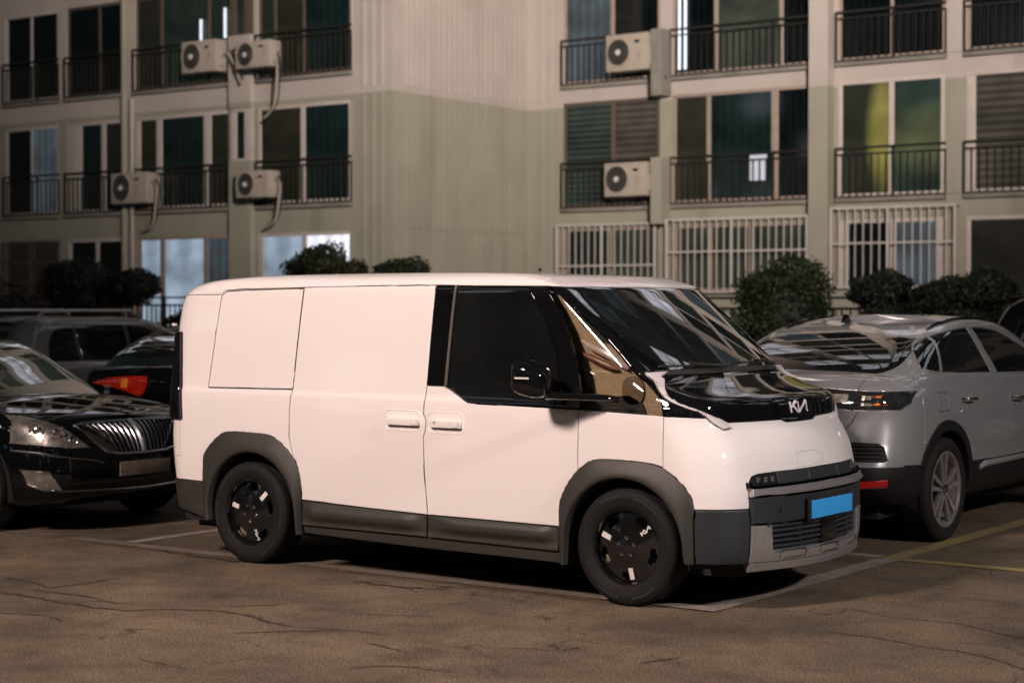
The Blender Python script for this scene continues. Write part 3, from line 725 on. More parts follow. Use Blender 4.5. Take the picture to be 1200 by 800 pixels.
def window(x0, x1, z0, z1, y, cols, frame, fw=.07, head=.07):
    """cols: list of (fraction0, fraction1, pane material). mullions stand between the panes"""
    key = (round(x1-x0,2), round(z1-z0,2), tuple(cols), frame, fw)
    if key in win_cache:
        o = win_cache[key].copy(); C.objects.link(o); o.location = L3((x0+x1)/2, y, (z0+z1)/2)
        for ch in win_cache[key].children:
            c = ch.copy(); C.objects.link(c); c.parent = o
        return o
    W = (x1-x0)/2; Hh = (z1-z0)/2
    bm = bmesh.new()
    box(bm, -W, W, -.022, .03, Hh-head, Hh); box(bm, -W, W, -.022, .03, -Hh, -Hh+.05)
    edges = []
    for a, b, p in cols: edges += [a, b]
    bars = [(0, edges[0])]+[(edges[2*i+1], edges[2*i+2]) for i in range(len(cols)-1)]+[(edges[-1], 1)]
    for a, b in bars:
        xa = -W+2*W*a; xb = -W+2*W*b; c = (xa+xb)/2; h = max((xb-xa)/2, fw/2)
        if a == 0: xa, xb = -W, max(xb, -W+fw)
        elif b == 1: xa, xb = min(xa, W-fw), W
        else: xa, xb = c-h, c+h
        box(bm, xa, xb, -.018, .018, -Hh+.052, Hh-head-.002)
    f = bmobj('window', bm, M[frame], blk, 35, bevel=.006, loc=L3((x0+x1)/2, y, (z0+z1)/2))
    for i, (a, b, p) in enumerate(cols):
        pb = bmesh.new(); w = (b-a)*W
        rec = .012 if i % 2 else 0
        box(pb, -w, w, 0, .012, -Hh+.05, Hh-head)
        o = bmobj('pane', pb, M[p], f, 0, loc=(-W+2*W*(a+b)/2, -.004+rec*.6, 0))
    win_cache[key] = f
    return f
rail_cache = {}
def railing(x0, x1, y, z0, h=.93, pitch=.15, mat='rail', name='balcony_railing', rails=(0,.13,1.0), r=.011, mid=None, side_l=0, side_r=0):
    key = (round(x1-x0,2), h, pitch, mat, side_l, side_r)
    if key in rail_cache:
        o = rail_cache[key].copy(); C.objects.link(o); o.location = L3((x0+x1)/2, y, z0); return o
    W = (x1-x0)/2; bm = bmesh.new(); n = max(2, int(round(2*W/pitch)))
    for t in rails:
        z = h*(1-t); rr = .022 if t == 0 else .016
        box(bm, -W, W, -rr, rr, z-rr, z+rr)
    for k in range(n+1):
        x = -W+2*W*k/n; post = (k % 8 == 0)
        rr = r*1.7 if post else r
        box(bm, x-rr, x+rr, -rr, rr, 0, h*(1-rails[1]) if not post else h)
    for s, on in ((-1, side_l), (1, side_r)):
        if on:
            for t in rails: box(bm, s*W-.02, s*W+.02, 0, on, h*(1-t)-.016, h*(1-t)+.016)
            for k in range(1, int(on/pitch)+1): box(bm, s*W-r, s*W+r, k*pitch-r, k*pitch+r, 0, h)
    o = bmobj(name, bm, M[mat], blk, 0, loc=L3((x0+x1)/2, y, z0))
    rail_cache[key] = o
    return o
# left wing: bays (x0, x1)
LB = [(-34.2,-31.9),(-31.4,-29.3),(-29.0,-26.35),(-26.04,-24.17),(-23.87,-22.05),(-21.60,-18.69),(-17.88,-15.33)]
def zb(k): return B0+H*(k-1)            # floor base of storey k
def zt(k): return zb(k)+2.04            # window head, left wing
win_L = {
 (3,3): ([(.04,.47,'p_dark'),(.50,.98,'p_dark')],'frame_w'), (3,4): ([(.02,.58,'p_dark'),(.60,.99,'p_dark')],'frame_b'),
 (3,5): ([(.01,.26,'p_brown'),(.29,.76,'p_green'),(.79,.99,'p_green')],'frame_b'), (3,6): ([(.01,.17,'p_green'),(.19,.48,'p_brown'),(.51,.99,'p_teal')],'frame_b'),
 (2,3): ([(.04,.47,'p_dark'),(.50,.98,'p_bluegrey')],'frame_w'), (2,4): ([(.27,.62,'p_teal'),(.70,.97,'p_brown')],'frame_w'),
 (2,5): ([(.05,.22,'p_brown'),(.28,.72,'p_teal'),(.80,.98,'p_brown')],'frame_w'), (2,6): ([(.03,.46,'p_brown'),(.51,.98,'p_teal')],'frame_w'),
 (1,3): ([(.03,.48,'p_dark'),(.52,.97,'p_dark')],'frame_b'), (1,4): ([(.06,.50,'p_dark'),(.56,.97,'p_dark')],'frame_w'),
 (1,5): ([(.05,.25,'p_litblue'),(.30,.71,'p_litblue'),(.76,.98,'p_bluegrey')],'frame_t'), (1,6): ([(.04,.47,'p_litblue'),(.52,.98,'p_litwhite')],'frame_w')}
kinds = ['p_dark','p_teal','p_brown','p_dark','p_bluegrey','p_green','p_dark']
def filler(k, i, n=2):
    r = random.Random(k*31+i*7)
    lit = r.random()
    if lit < (.30 if k > 4 and i >= 20 else .12): a = b = 'p_litwhite'
    elif lit < .25: a, b = 'p_litblue', 'p_dark'
    else: a, b = r.choice(kinds), r.choice(kinds)
    return ([(.04,.47,a),(.52,.97,b)], r.choice(['frame_w','frame_b','frame_t']))
# solid core behind the windows
bbox('wall', -34.6, -14.32, YL+.55, YL+9, .0, TOP, M['concrete'])
bbox('wall', -14.28, 27, YR+.55, YR+9, 0, TOP, M['concrete'])
for k in range(1, NF+1):
    b = zb(k); t = zt(k); nb = zb(k+1)
    wallpiece('spandrel', -34.6, -15.30, YL-.015, YL+.53, t, nb)
    # narrow slab lip under each railing
    for i, (x0, x1) in enumerate(LB):
        bbox('balcony_slab', x0-.05, x1+.05, YL-.13, YL-.02, nb-.10, nb-.02, M['concrete'], bevel=.01)
    edges = [-34.6]+[v for p in LB for v in p]+[-15.30]
    for i in range(0, len(edges), 2):
        x0, x1 = edges[i], edges[i+1]
        if x1-x0 < .02: continue
        wallpiece('pilaster', x0, x1, YL-.05, YL+.5, b, t+.001)
    for i, (x0, x1) in enumerate(LB):
        cols, fr = win_L.get((k,i)) or filler(k, i)
        zz = t-(.0 if k < 3 else .0)
        window(x0, x1, b+.02, zz, YL-.005 if k != 2 else YL-.02, cols, fr)
        if k == 1: continue
        railing(x0-.05, x1+.05, YL-.09, b, .90)
wallpiece('base_wall', -34.6, -15.3, YL-.02, YL+.5, 0, B0)
# stepped-out pier between the two widest bays, with a narrow window on each storey
wallpiece('pier', -18.60, -17.97, YL-.20, YL-.06, 0, zb(2)+.93); 
for k in range(3, NF+1): wallpiece('pier', -18.60, -17.97, YL-.20, YL-.06, zb(k)-.60, zb(k)+.93)
for k in (1, 2, 3, 4):
    x0, x1 = -18.62, -17.95
    if k == 1: continue
    z1 = zb(k+1)-.60
    window(x0, x1, zb(k)+.935, z1, YL-.12, [(.30,.62,'p_teal' if k == 2 else 'p_green')], 'frame_w' if k == 2 else 'frame_b', fw=.10)
# brown bars over the ground-floor window at the far left
def sec_grille(x0, x1, z0, z1, y, mat, pitch, mids=(.5,), name='security_grille'):
    bm = bmesh.new(); W = (x1-x0)/2; h = z1-z0; n = int(round(2*W/pitch))
    for z in [0, h]+[h*m for m in mids]: box(bm, -W, W, -.014, .014, z-.016, z+.016)
    for k in range(n+1):
        x = -W+2*W*k/n; rr = .022 if k in (0, n, n//2) else .0105
        box(bm, x-rr, x+rr, -rr*.8, rr*.8, 0, h)
    for x in (-W, W):
        for z in (0, h): box(bm, x-.02, x+.02, .0, .25, z-.02, z+.02)
    return bmobj(name, bm, M[mat], blk, 0, loc=L3((x0+x1)/2, y, z0))
sec_grille(-26.1, -24.1, 1.3, 3.2, YL-.12, 'grille_b', .11, (.25,.5,.75))
sec_grille(-29.0, -26.4, 1.3, 3.2, YL-.12, 'grille_b', .11, (.25,.5,.75))
# ribbed walls at the inner corner
def ribs(name, axis, a0, a1, fixed, out, z0, z1, mat, pitch=.165, w=.085):
    bm = bmesh.new(); n = int((a1-a0)/pitch); st = (a1-a0)/n
    for k in range(n):
        c = a0+(k+.5)*st
        d = [fixed-out*.028, fixed] if out > 0 else [fixed, fixed-out*.028]
        if axis == 'x': box(bm, c-w/2-OX, c+w/2-OX, d[0]-OY, d[1]-OY, z0, z1)
        else: box(bm, d[0]-OX, d[1]-OX, c-w/2-OY, c+w/2-OY, z0, z1)
    o = bmobj(name, bm, mat, blk, 0); o['kind'] = 'stuff'; return o
wallpiece('wall', -15.30, -14.30, YL-.03, YL+.5, 0, TOP)
wallpiece('wall', -14.30, -14.262, YL-.03, YR+.5, 0, TOP)
bbox('wall_cap', -34.8, -14.1, YL-.2, YL+9, TOP, TOP+.25, M['concrete'])
bbox('wall_cap', -14.1, 27.2, YR-.2, YR+9, TOP, TOP+.25, M['concrete'])
for z0, z1, m in ((.0,3.22,'wall_low'),(3.30,5.96,'wall_low'),(6.12,8.5,'wall_up'),(8.6,TOP,'wall_up')):
    ribs('wall_ribs', 'x', -15.12, -14.42, YL-.031, 1, z0, z1, M[m], .175)
    ribs('wall_ribs', 'y', YL+.35, YR-.25, -14.262, -1, z0, z1, M[m], .175)
    ribs('wall_ribs', 'x', -14.05, -13.55, YR-.021, 1, z0, z1, M[m], .175)
# right wing
RB = [(-13.32,-10.90),(-10.60,-7.38),(-6.85,-4.66),(-4.24,-2.0),(-1.6,.6),(1.1,4.2),(4.8,7.2),(7.7,10.8),(11.4,13.8),(14.3,17.4),(18,20.4),(20.9,24)]
def ztr(k): return zb(k)+2.25
win_R = {
 (3,0): ([(.01,.49,'p_bluegrey'),(.53,.99,'p_dark')],'frame_t'), (3,1): ([(.02,.30,'p_dark'),(.33,.76,'p_curtain'),(.79,.99,'p_dark')],'frame_t'),
 (3,2): ([(.03,.49,'p_dark'),(.52,.98,'p_dark')],'frame_t'), (3,3): ([(.03,.49,'p_dark'),(.52,.98,'p_teal')],'frame_t'),
 (2,0): ([(.02,.50,'p_blind'),(.54,.99,'p_blindgrey')],'frame_b'), (2,1): ([(.03,.25,'p_brown'),(.28,.71,'p_teal'),(.76,.96,'p_dark')],'frame_t'),
 (2,2): ([(.04,.48,'p_yellow'),(.53,.96,'p_yellow2')],'frame_w'), (2,3): ([(.08,.55,'p_blindgrey'),(.58,.98,'p_blindgrey')],'frame_w'),
 (1,0): ([(.04,.48,'p_teal'),(.52,.98,'p_curtain')],'frame_t'), (1,1): ([(.04,.25,'p_curtain'),(.29,.55,'p_curtain'),(.59,.97,'p_curtain')],'frame_t'),
 (1,2): ([(.10,.49,'p_dark'),(.55,.92,'p_bluegrey')],'frame_w'), (1,3): ([(.04,.97,'p_brown')],'frame_w')}
for k in range(1, NF+1):
    b = zb(k); t = ztr(k)-(.0 if k > 1 else .05); nb = zb(k+1)
    wallpiece('spandrel', -13.50, 27, YR-.015, YR+.53, t, nb)
    for i, (x0, x1) in enumerate(RB):
        bbox('balcony_slab', x0-.03, x1+.03, YR-.13, YR-.02, nb-.10, nb-.02, M['concrete'], bevel=.01)
    edges = [-13.50]+[v for p in RB for v in p]+[27]
    for i in range(0, len(edges), 2):
        x0, x1 = edges[i], edges[i+1]
        wallpiece('pilaster', x0, x1, YR-.05, YR+.5, b, t+.001)
    for i, (x0, x1) in enumerate(RB):
        cols, fr = win_R.get((k,i)) or filler(k, i+20)
        if k == 1 and i < 3: wallpiece('wall', x0, x1, YR-.045, YR+.5, b, 2.03)
        window(x0, x1, b+.02 if k > 1 or i > 2 else 2.04, t, YR-.005 if k != 2 else YR-.02, cols, fr)
        if k == 1: continue
        railing(x0-.03, x1+.03, YR-.09, b, .95)
wallpiece('wall', -14.262, -13.50, YR-.02, YR+.5, 0, TOP)
wallpiece('base_wall', -13.5, 27, YR-.02, YR+.5, 0, B0)
# concrete balcony cheek between the first two bays and full-height column
for k in range(2, NF+1): wallpiece('balcony_cheek', -10.88, -10.62, YR-.45, YR-.06, zb(k)-.42, zb(k)+.95, M['concrete'] if k > 2 else None, M['concrete'] if k > 2 else None)
wallpiece('column', -7.34, -6.93, YR-.35, YR-.06, 0, TOP)
sec_grille(-13.40, -10.93, 1.95, 3.45, YR-.20, 'grille_w', .165, (.42,))
sec_grille(-10.60, -7.40, 2.02, 3.50, YR-.28, 'grille_w', .165, (.55,))
sec_grille(-6.88, -4.36, 2.10, 3.62, YR-.28, 'grille_w', .165, (.55,))
# fluorescent lamps seen inside two third-floor balconies
for x, z, dz, y in ((-19.55, 7.45, .42, YL-.06), (-18.83, 7.5, .55, YL-.06), (-10.42, 7.62, 1.02, YR-.07)):
    bm = bmesh.new(); tube(bm, [(x-OX, y-OY, z-dz), (x-OX, y-OY, z+dz)], .03, 8)
    if x > -12: tube(bm, [(x+.14-OX, y-OY, z-dz), (x+.14-OX, y-OY, z+dz)], .03, 8)
    bmobj('fluorescent_lamp', bm, M['tube'], blk)
cl = boxobj('pale_glow_patch', (-8.80-OX,-8.42-OX,YR-.03-OY,YR-.01-OY,4.25,4.80), pm('pale_glow',(0.6,0.62,0.72),.8,em=(.3,.32,.42),ems=.5), blk)  # pale bluish panel on the pane, with emission added
# drain pipes
def pipe(x, y, z0, z1, r, mat):
    bm = bmesh.new(); tube(bm, [(x-OX,y-OY,z0),(x-OX,y-OY,z1)], r, 10); bmobj('drain_pipe', bm, mat, blk)
pipe(-21.88, YL-.13, 0, TOP, .07, M['wall_low'])
pipe(-21.66, YL-.11, 0, 6.3, .05, M['wall_up'])

# air conditioners hung on the balconies
def air_conditioner(x0, x1, z0, z1, y, label, hose):
    W = x1-x0; Hh = z1-z0; D = .34
    t = thing('air_conditioner', label, 'air conditioner', (x0, y, z0), 0, 'air conditioner outdoor units on the balconies')
    boxobj('casing', (0, W, 0, D, .03, Hh), M['ac'], t, bevel=.025)
    bm = bmesh.new(); cx = W*.30; cz = Hh*.53; r = min(W*.27, Hh*.42)
    lathe_y(bm, [(r+.02,0),(r+.02,-.018),(r-.008,-.022),(r-.012,.0)], 32, centre=(cx,0,cz)); bmobj('fan_ring', bm, M['ac'], t)
    bm = bmesh.new(); lathe_y(bm, [(r-.01,-.004),(.001,-.004)], 32, centre=(cx,0,cz)); fo = bmobj('fan_opening', bm, M['acdark'], t)
    bm = bmesh.new()
    for rr in np.linspace(.25,1,6)*r: lathe_y(bm, [(rr-.006,-.012),(rr,-.018),(rr+.006,-.012)], 28, centre=(cx,0,cz))
    for a in range(0,180,30): tube(bm, [(cx-r*math.cos(R(a)),-.014,cz-r*math.sin(R(a))),(cx+r*math.cos(R(a)),-.014,cz+r*math.sin(R(a)))], .004, 5)
    bmobj('fan_grille', bm, M['acdark'], t)
    bm = bmesh.new(); lathe_y(bm, [(r*.22,-.02),(r*.2,-.035),(.001,-.038)], 20, centre=(cx,0,cz)); bmobj('hub_cap', bm, M['sticker'], t)
    boxobj('badge', (W*.68, W*.80, -.004, .001, Hh*.74, Hh*.82), M['lens'], t)
    boxobj('side_cover', (W-.002, W+.04, .06, .26, Hh*.18, Hh*.62), M['ac'], t, bevel=.01)
    bm = bmesh.new()
    for xx in (W*.15, W*.85): box(bm, xx-.02, xx+.02, -.02, D+.14, -.01, .03)
    box(bm, W*.1, W*.9, .05, .08, -.012, .012); bmobj('bracket', bm, M['rail'], t)
    bm = bmesh.new(); tube(bm, [(a, b, c) for a, b, c in hose(W, Hh)], .028, 8); bmobj('hose', bm, M['hose'], t)
    bm = bmesh.new(); tube(bm, [(a+.05, b+.03, c+.04) for a, b, c in hose(W, Hh)[:-1]], .016, 6); bmobj('cable', bm, M['rail'], t)
    return t
def sm3(pts, n=6):
    out = []
    xy = smooth_line([(p[0],p[1]) for p in pts], n); xz = smooth_line([(p[0],p[2]) for p in pts], n)
    return [(a[0],a[1],b[1]) for a, b in zip(xy, xz)]
h1 = lambda W,Hh: sm3([(W+.03,.15,Hh*.45),(W+.22,.12,Hh*.55),(W+.42,.12,Hh*.2),(W+.60,.14,-.28)])
h2 = lambda W,Hh: sm3([(W+.03,.12,Hh*.5),(W+.12,.08,Hh*.1),(W+.10,.1,-.3),(W-.02,.15,-.75),(W-.35,.2,-1.0)])
h3 = lambda W,Hh: sm3([(W+.03,.15,Hh*.7),(W+.20,.12,Hh*.5),(W+.16,.12,-.1),(W+.02,.16,-.45),(W-.3,.2,-.55)])
h4 = lambda W,Hh: sm3([(W+.03,.15,Hh*.8),(W+.16,.12,Hh*.4),(W+.16,.12,.1),(W+.28,.2,-.25)])
air_conditioner(-19.70,-18.68,6.64,7.34,YL-.50,'beige air conditioner on the upper left balcony rail, left of the pier', h1)
air_conditioner(-18.02,-17.03,6.60,7.18,YL-.60,'beige air conditioner on the pier of the upper left balcony, hose looping below', h2)
air_conditioner(-21.92,-20.80,3.94,4.64,YL-.50,'beige air conditioner in front of the drain pipe on the middle left balcony', h3)
air_conditioner(-18.01,-17.07,3.93,4.51,YL-.60,'beige air conditioner on the pier of the middle left balcony', h3)
air_conditioner(-11.95,-10.92,6.58,7.38,YR-.50,'air conditioner on the upper balcony right of the ribbed wall', h4)
air_conditioner(-11.99,-10.95,3.98,4.71,YR-.50,'air conditioner on the middle balcony above the white bars', h4)
# ------------------------------------------------------------ the white van
van = thing('delivery_van', 'white electric panel van with black cladding and blue number plate, parked in the centre', 'van')
S = Shell(van_shell())
rear_c = lambda c: c.x < 0.2
front_c = lambda c: c.x > 2.9
FA = smooth_line([(2.549,.212),(2.549,.30),(2.549,.442),(2.552,.564),(2.580,.640),(2.625,.71),(2.678,.769),(2.73,.812),(2.777,.834),(2.848,.848),(3.058,.848),(3.213,.834),(3.29,.806),(3.35,.765),(3.41,.71),(3.443,.660),(3.458,.61),(3.462,.565)], 3)+[(3.462,.285)]
FI = [(2.592,.17),(2.598,.343)]+[(3.005-.407*math.cos(a)*(1 if a<math.pi/2 else .985),.343+.402*math.sin(a)) for a in np.linspace(0,math.pi,33)[1:-1]]+[(3.405,.343),(3.412,.17)]
RA = smooth_line([(-.411,.275),(-.411,.36),(-.411,.541),(-.406,.66),(-.400,.715),(-.354,.775),(-.29,.83),(-.232,.868),(-.165,.885),(-.1,.889),(.161,.882),(.266,.858),(.34,.815),(.404,.762),(.455,.70),(.480,.63),(.493,.56),(.502,.465)], 3)+[(.502,.235)]
RI = [(-.338,.17),(-.344,.343)]+[(.058-.402*math.cos(a),.343+.413*math.sin(a)) for a in np.linspace(0,math.pi,33)[1:-1]]+[(.460,.343),(.466,.17)]
SILLT = [(.502,.464),(1.0,.447),(1.553,.436),(2.545,.434)]
SILLM = [(.495,.296),(1.4,.296),(2.549,.283)]
SILLB = [(.502,.242),(1.4,.222),(2.549,.212)]
ROOFL = [(-1.2,1.815),(-.309,1.817),(-.275,1.846),(-.2,1.852),(.45,1.863),(1.42,1.872),(1.56,1.869),(2.441,1.859),(4.0,1.868)]
SLIDER = [(.462,1.95),(.452,1.865),(.408,1.256),(.392,1.10),(.387,1.052),(.388,.883),(.405,.80),(.443,.728),(.47,.66)]
GAP = [(1.575,1.96),(1.558,1.866),(1.529,1.243),(1.522,1.12),(1.522,1.062),(1.540,1.03),(1.537,.96),(1.522,.93),(1.530,.7),(1.553,.436),(1.556,.296)]
FRONTGAP = [(2.43,1.95),(2.39,1.859),(2.46,1.775),(2.535,1.656),(2.60,1.52),(2.652,1.385),(2.678,1.25),(2.681,1.131),(2.681,.78),(2.679,.769)]
for v, p in (('s',[(2.549,.1)]+FA+[(3.462,.1)]),('s',[(2.592,.1)]+FI+[(3.412,.1)]),('s',[(-.411,.1)]+RA+[(.502,.1)]),('s',[(-.338,.1)]+RI+[(.466,.1)]),('s',SILLT),('s',SILLM),('s',SILLB),('s',ROOFL),('s',SLIDER),('s',GAP),('s',FRONTGAP)): S.cut(v, p)
COVER = [(-.306,1.806),(-.275,1.832),(-.24,1.842),(.446,1.856),(.404,1.190),(-.382,1.181)]
S.cut('s', COVER, True)
BELT = [(1.529,1.243),(1.667,1.242),(1.856,1.148),(1.90,1.143),(2.452,1.135),(2.681,1.131),(3.250,1.114),(3.475,1.104)]
S.cut('s', BELT)
PILL = [(1.704,1.866),(1.667,1.242)]; S.cut('s', PILL)
PILL2 = [(1.722,1.862),(1.686,1.242)]; S.cut('s', PILL2)
GLASSF = smooth_line([(2.270,1.860),(2.36,1.73),(2.44,1.58),(2.505,1.40),(2.53,1.26),(2.50,1.135)],4); S.cut('s', GLASSF)
GLASSI = [(1.722,1.848),(1.692,1.256),(1.862,1.164),(1.905,1.158),(2.56,1.149)]
HDIV = [(2.66,1.362),(3.062,1.352)]; S.cut('s', HDIV)
QEDGE = smooth_line([(2.414,1.859),(2.60,1.73),(2.836,1.548),(3.045,1.352),(3.120,1.300),(3.185,1.245),(3.23,1.185),(3.252,1.114)],3); S.cut('s', QEDGE)
WSE = [(2.475,1.861),(2.80,1.612),(3.128,1.352)]; S.cut('s', WSE)
BL_UP = [(3.128,1.352),(3.135,1.324),(3.205,1.275),(3.272,1.221),(3.335,1.190),(3.405,1.166),(3.455,1.145),(3.495,1.119),(3.525,1.098),(3.544,1.075),(3.561,1.043)]
BL_LO = [(3.075,1.352),(3.097,1.332),(3.15,1.292),(3.203,1.248),(3.245,1.214),(3.290,1.190),(3.37,1.160),(3.444,1.135),(3.475,1.104),(3.503,1.071),(3.545,1.034)]
bc = lambda c: c.x > 2.9 and c.y < -.60
S.cut('s', BL_UP, cond=bc); S.cut('s', BL_LO, cond=bc); S.cut('s', [BL_UP[-1], BL_LO[-1]], cond=bc)
S.cut('f', [(-.98,1.352),(0,1.352)], cond=lambda c: c.x > 2.9)
HOODL = [(-.74,1.083),(-.69,1.075),(-.23,1.073),(-.175,1.056),(0,1.056)]
S.cut('f', HOODL, cond=lambda c: c.x > 3.2)
S.cut('s', [(3.26,1.113),(3.262,.806)], cond=lambda c: c.y < -.8)          # fender seam
WB = [(3.455,.592),(3.9,.592)]; S.cut('s', WB, cond=front_c)
fx = lambda c: c.x > 3.45
EDGE = [(-.715,.17),(-.715,.60),(-.708,.70),(-.700,.738)]; S.cut('f', EDGE, cond=fx)
LAMP = [(-.700,.738),(-.672,.772),(-.62,.784),(-.485,.789),(-.485,.718),(-.66,.712),(-.700,.716)]; S.cut('f', LAMP, True, fx)
S.cut('f', [(-.485,.789),(0,.795)], cond=fx); S.cut('f', [(-.485,.718),(0,.724)], cond=fx)
S.cut('f', [(-.19,.724),(-.19,.793)], cond=fx)
S.cut('f', [(-.715,.708),(-.66,.704),(0,.716)], cond=fx)
S.cut('f', [(-.715,.658),(0,.664)], cond=fx)
S.cut('f', [(-.715,.500),(-.56,.492),(0,.500)], cond=fx)
GR = [(-.56,.492),(0,.500),(0,.345),(-.545,.345)]; S.cut('f', GR, True, fx)
S.cut('f', [(-.715,.285),(0,.275)], cond=fx); S.cut('f', [(-.99,.250),(0,.245)], cond=fx); S.cut('s', [(3.3,.285),(3.9,.285)], cond=lambda c: c.y < -.70)
RLAMP = [(-.90,1.557),(-.668,1.557),(-.612,.957),(-.90,.957)]; S.cut('s', RLAMP, True, lambda c: c.x < -.5)
RBMP = [(-1.0,.542),(-.411,.533)]; S.cut('s', RBMP, cond=rear_c)
RB2 = [(-1.0,.36),(-.70,.338),(-.55,.315),(-.36,.27)]; S.cut('s', RB2, cond=rear_c)

yb = lambda c: True
near = {}
def both(name, faces, mat, label_n=None, **k):
    a = S.panel(name, faces, mat, van, 'n', **k); b = S.panel(name, faces, mat, van, 'f', **k)
    if label_n and a: a['label'] = label_n
    near.setdefault(name, []).append(a); return a, b
FIc = [(2.592,.1)]+FI+[(3.412,.1)]; RIc = [(-.338,.1)]+RI+[(.466,.1)]; FAc = [(2.549,.1)]+FA+[(3.462,.1)]; RAc = [(-.411,.1)]+RA+[(.502,.1)]
S.take('s', FIc); S.take('s', RIc)                                   # wheel openings stay open
def dist_line(x, z, L):
    best = 9
    for i in range(len(L)-1):
        ax, az = L[i]; bx, bz = L[i+1]; dx, dz = bx-ax, bz-az; q = dx*dx+dz*dz
        t = 0 if q == 0 else max(0, min(1, ((x-ax)*dx+(z-az)*dz)/q))
        best = min(best, math.hypot(x-ax-t*dx, z-az-t*dz))
    return best
def sst(a, b, x):
    t = max(0, min(1, (x-a)/(b-a))); return t*t*(3-2*t)
def arch_off(L):
    return lambda c: .010+.034*sst(0, .055, dist_line(c.x, c.z, L)) if c.y > -2 else 0
S.take('s', FAc); S.take('s', RAc)
def side_y0(x, z): return surf_y(x, z)
def resample(P, n):
    P = np.array(P); d = np.r_[0, np.cumsum(np.linalg.norm(np.diff(P, axis=0), axis=1))]
    t = np.linspace(0, d[-1], n); return np.c_[np.interp(t, d, P[:,0]), np.interp(t, d, P[:,1])]
def surf_y(x, z):
    o, n_, i_, d_ = S.bvh.ray_cast(Vector((x,-3,z)), Vector((0,1,0)))
    return o.y if o else -.93
def flare(outer, inner, name, mat, n=72):
    """moulded wheel-arch trim swept between two outlines"""
    O = resample(outer, n); I = resample(inner, n)
    prof = [(0.0,-.012),(0.0,.006),(.025,.010),(.09,.0125),(.25,.020),(.50,.031),(.72,.0385),(.88,.040),(.955,.037),(.99,.030),(1.0,.022),(1.0,-.03),(1.01,-.085)]
    for s in (-1, 1):
        bm = bmesh.new(); rows = []
        for o_, i_ in zip(O, I):
            row = []
            for t, u in prof:
                x = o_[0]+(i_[0]-o_[0])*t; z = o_[1]+(i_[1]-o_[1])*t
                y = surf_y(o_[0]+(i_[0]-o_[0])*min(t,.99), o_[1]+(i_[1]-o_[1])*min(t,.99))-u
                row.append(bm.verts.new((x, -s*y, z)))
            rows.append(row)
        for A, B in zip(rows, rows[1:]):
            for k in range(len(prof)-1): bm.faces.new((A[k],A[k+1],B[k+1],B[k]))
        for r_ in (rows[0], rows[-1]): bm.faces.new(r_)
        bmobj(name, bm, mat, van, 42)
flare(FA, [(2.592,.212)]+FI[1:-1]+[(3.412,.285)], 'wheel_arch_trim', M['clad'])
flare(RA, [(-.338,.275)]+RI[1:-1]+[(.466,.235)], 'wheel_arch_trim', M['clad'])
SX0, SX1 = .50, 2.551
def sillpoly(a, b): return [(x,z) for x,z in a]+[(x,z) for x,z in b[::-1]]
s_up = sillpoly(SILLT, SILLM)
def gapx(z): return 1.5545
def sill_off(c):
    # two sculpted blocks with tapering ends, one per door
    x = c.x; z = c.z
    def taper(x0, x1): return sst(x0, x0+.10, x)*(1-sst(x1-.17, x1, x))
    k = taper(.52, 1.545) if x < 1.5545 else sst(1.56, 1.80, x)*(1-sst(2.42, 2.53, x))
    top = sst(.455, .405, z) if False else (1-sst(.395, .45, z))
    low = sst(.315, .37, z)
    return .006+.030*k*top*low+.008*(1-sst(.30,.335,z))
S.take('s', s_up)
def topz(x): return float(np.interp(x, [p[0] for p in SILLT], [p[1] for p in SILLT]))
def midz(x): return float(np.interp(x, [p[0] for p in SILLM], [p[1] for p in SILLM]))
for x0, x1 in ((.505,1.5525),(1.5575,2.547)):
    for s in (-1, 1):
        bm = bmesh.new(); rows = []
        for x in np.r_[x0, np.linspace(x0+.004,x1-.004,44), x1]:
            zt_, zm_ = topz(x)-.003, midz(x)+.003; row = []
            edge = x in (x0, x1)
            for t in (0,0.02,.06,.14,.22,.32,.42,.5,.58,.66,.76,.86,.94,.98,1):
                z = zt_+(zm_-zt_)*t
                c = Vector((x,-.9,z)); o = sill_off(c)
                if t in (0,1) or edge: o = -.015
                row.append(bm.verts.new((x, -s*(surf_y(x,z)-o), z)))
            rows.append(row)
        for A, B in zip(rows, rows[1:]):
            for k in range(len(A)-1): bm.faces.new((A[k],A[k+1],B[k+1],B[k]))
        bmobj('sill_cladding', bm, M['clad'], van, 50)
lows = S.take('s', sillpoly(SILLM, SILLB)); both('rocker_strip', lows, M['clad'], lift=-.006, gap=.003, bev=.005, depth=.05)
S.take('s', None, cond=lambda c: .50 < c.x < 2.551 and c.z < .30)  # nothing below the rocker
# rear bumper
S.take('s', [(-1.2,.1)]+[(x,z) for x,z in RB2]+[(-.30,.1)], cond=rear_c)
rbm = S.take('s', [(-1.2,.542),(-.411,.533),(-.411,.1),(-1.2,.1)], cond=rear_c)
S.panel('rear_bumper', rbm, M['clad'], van, 'b', lift=.008, gap=.006, bev=.005, depth=.04)
# rear lamp towers
rl = S.take('s', RLAMP, cond=lambda c: c.x < -.55 and c.y < -.60)
both('rear_lamp', rl, M['blackgloss'], lift=.030, gap=.004, bev=.008, depth=.035)
# roof
rf = S.take('s', ROOFL+[(4.0,2.3),(-1.2,2.3)])
S.panel('roof', rf, M['van'], van, 'b', gap=.004, bev=.002, depth=.02)
# cover panel where a rear quarter window would be
cv = S.take('s', COVER); both('blanking_panel', cv, M['van'], gap=.006, bev=.003, depth=.02, lift=-.001)
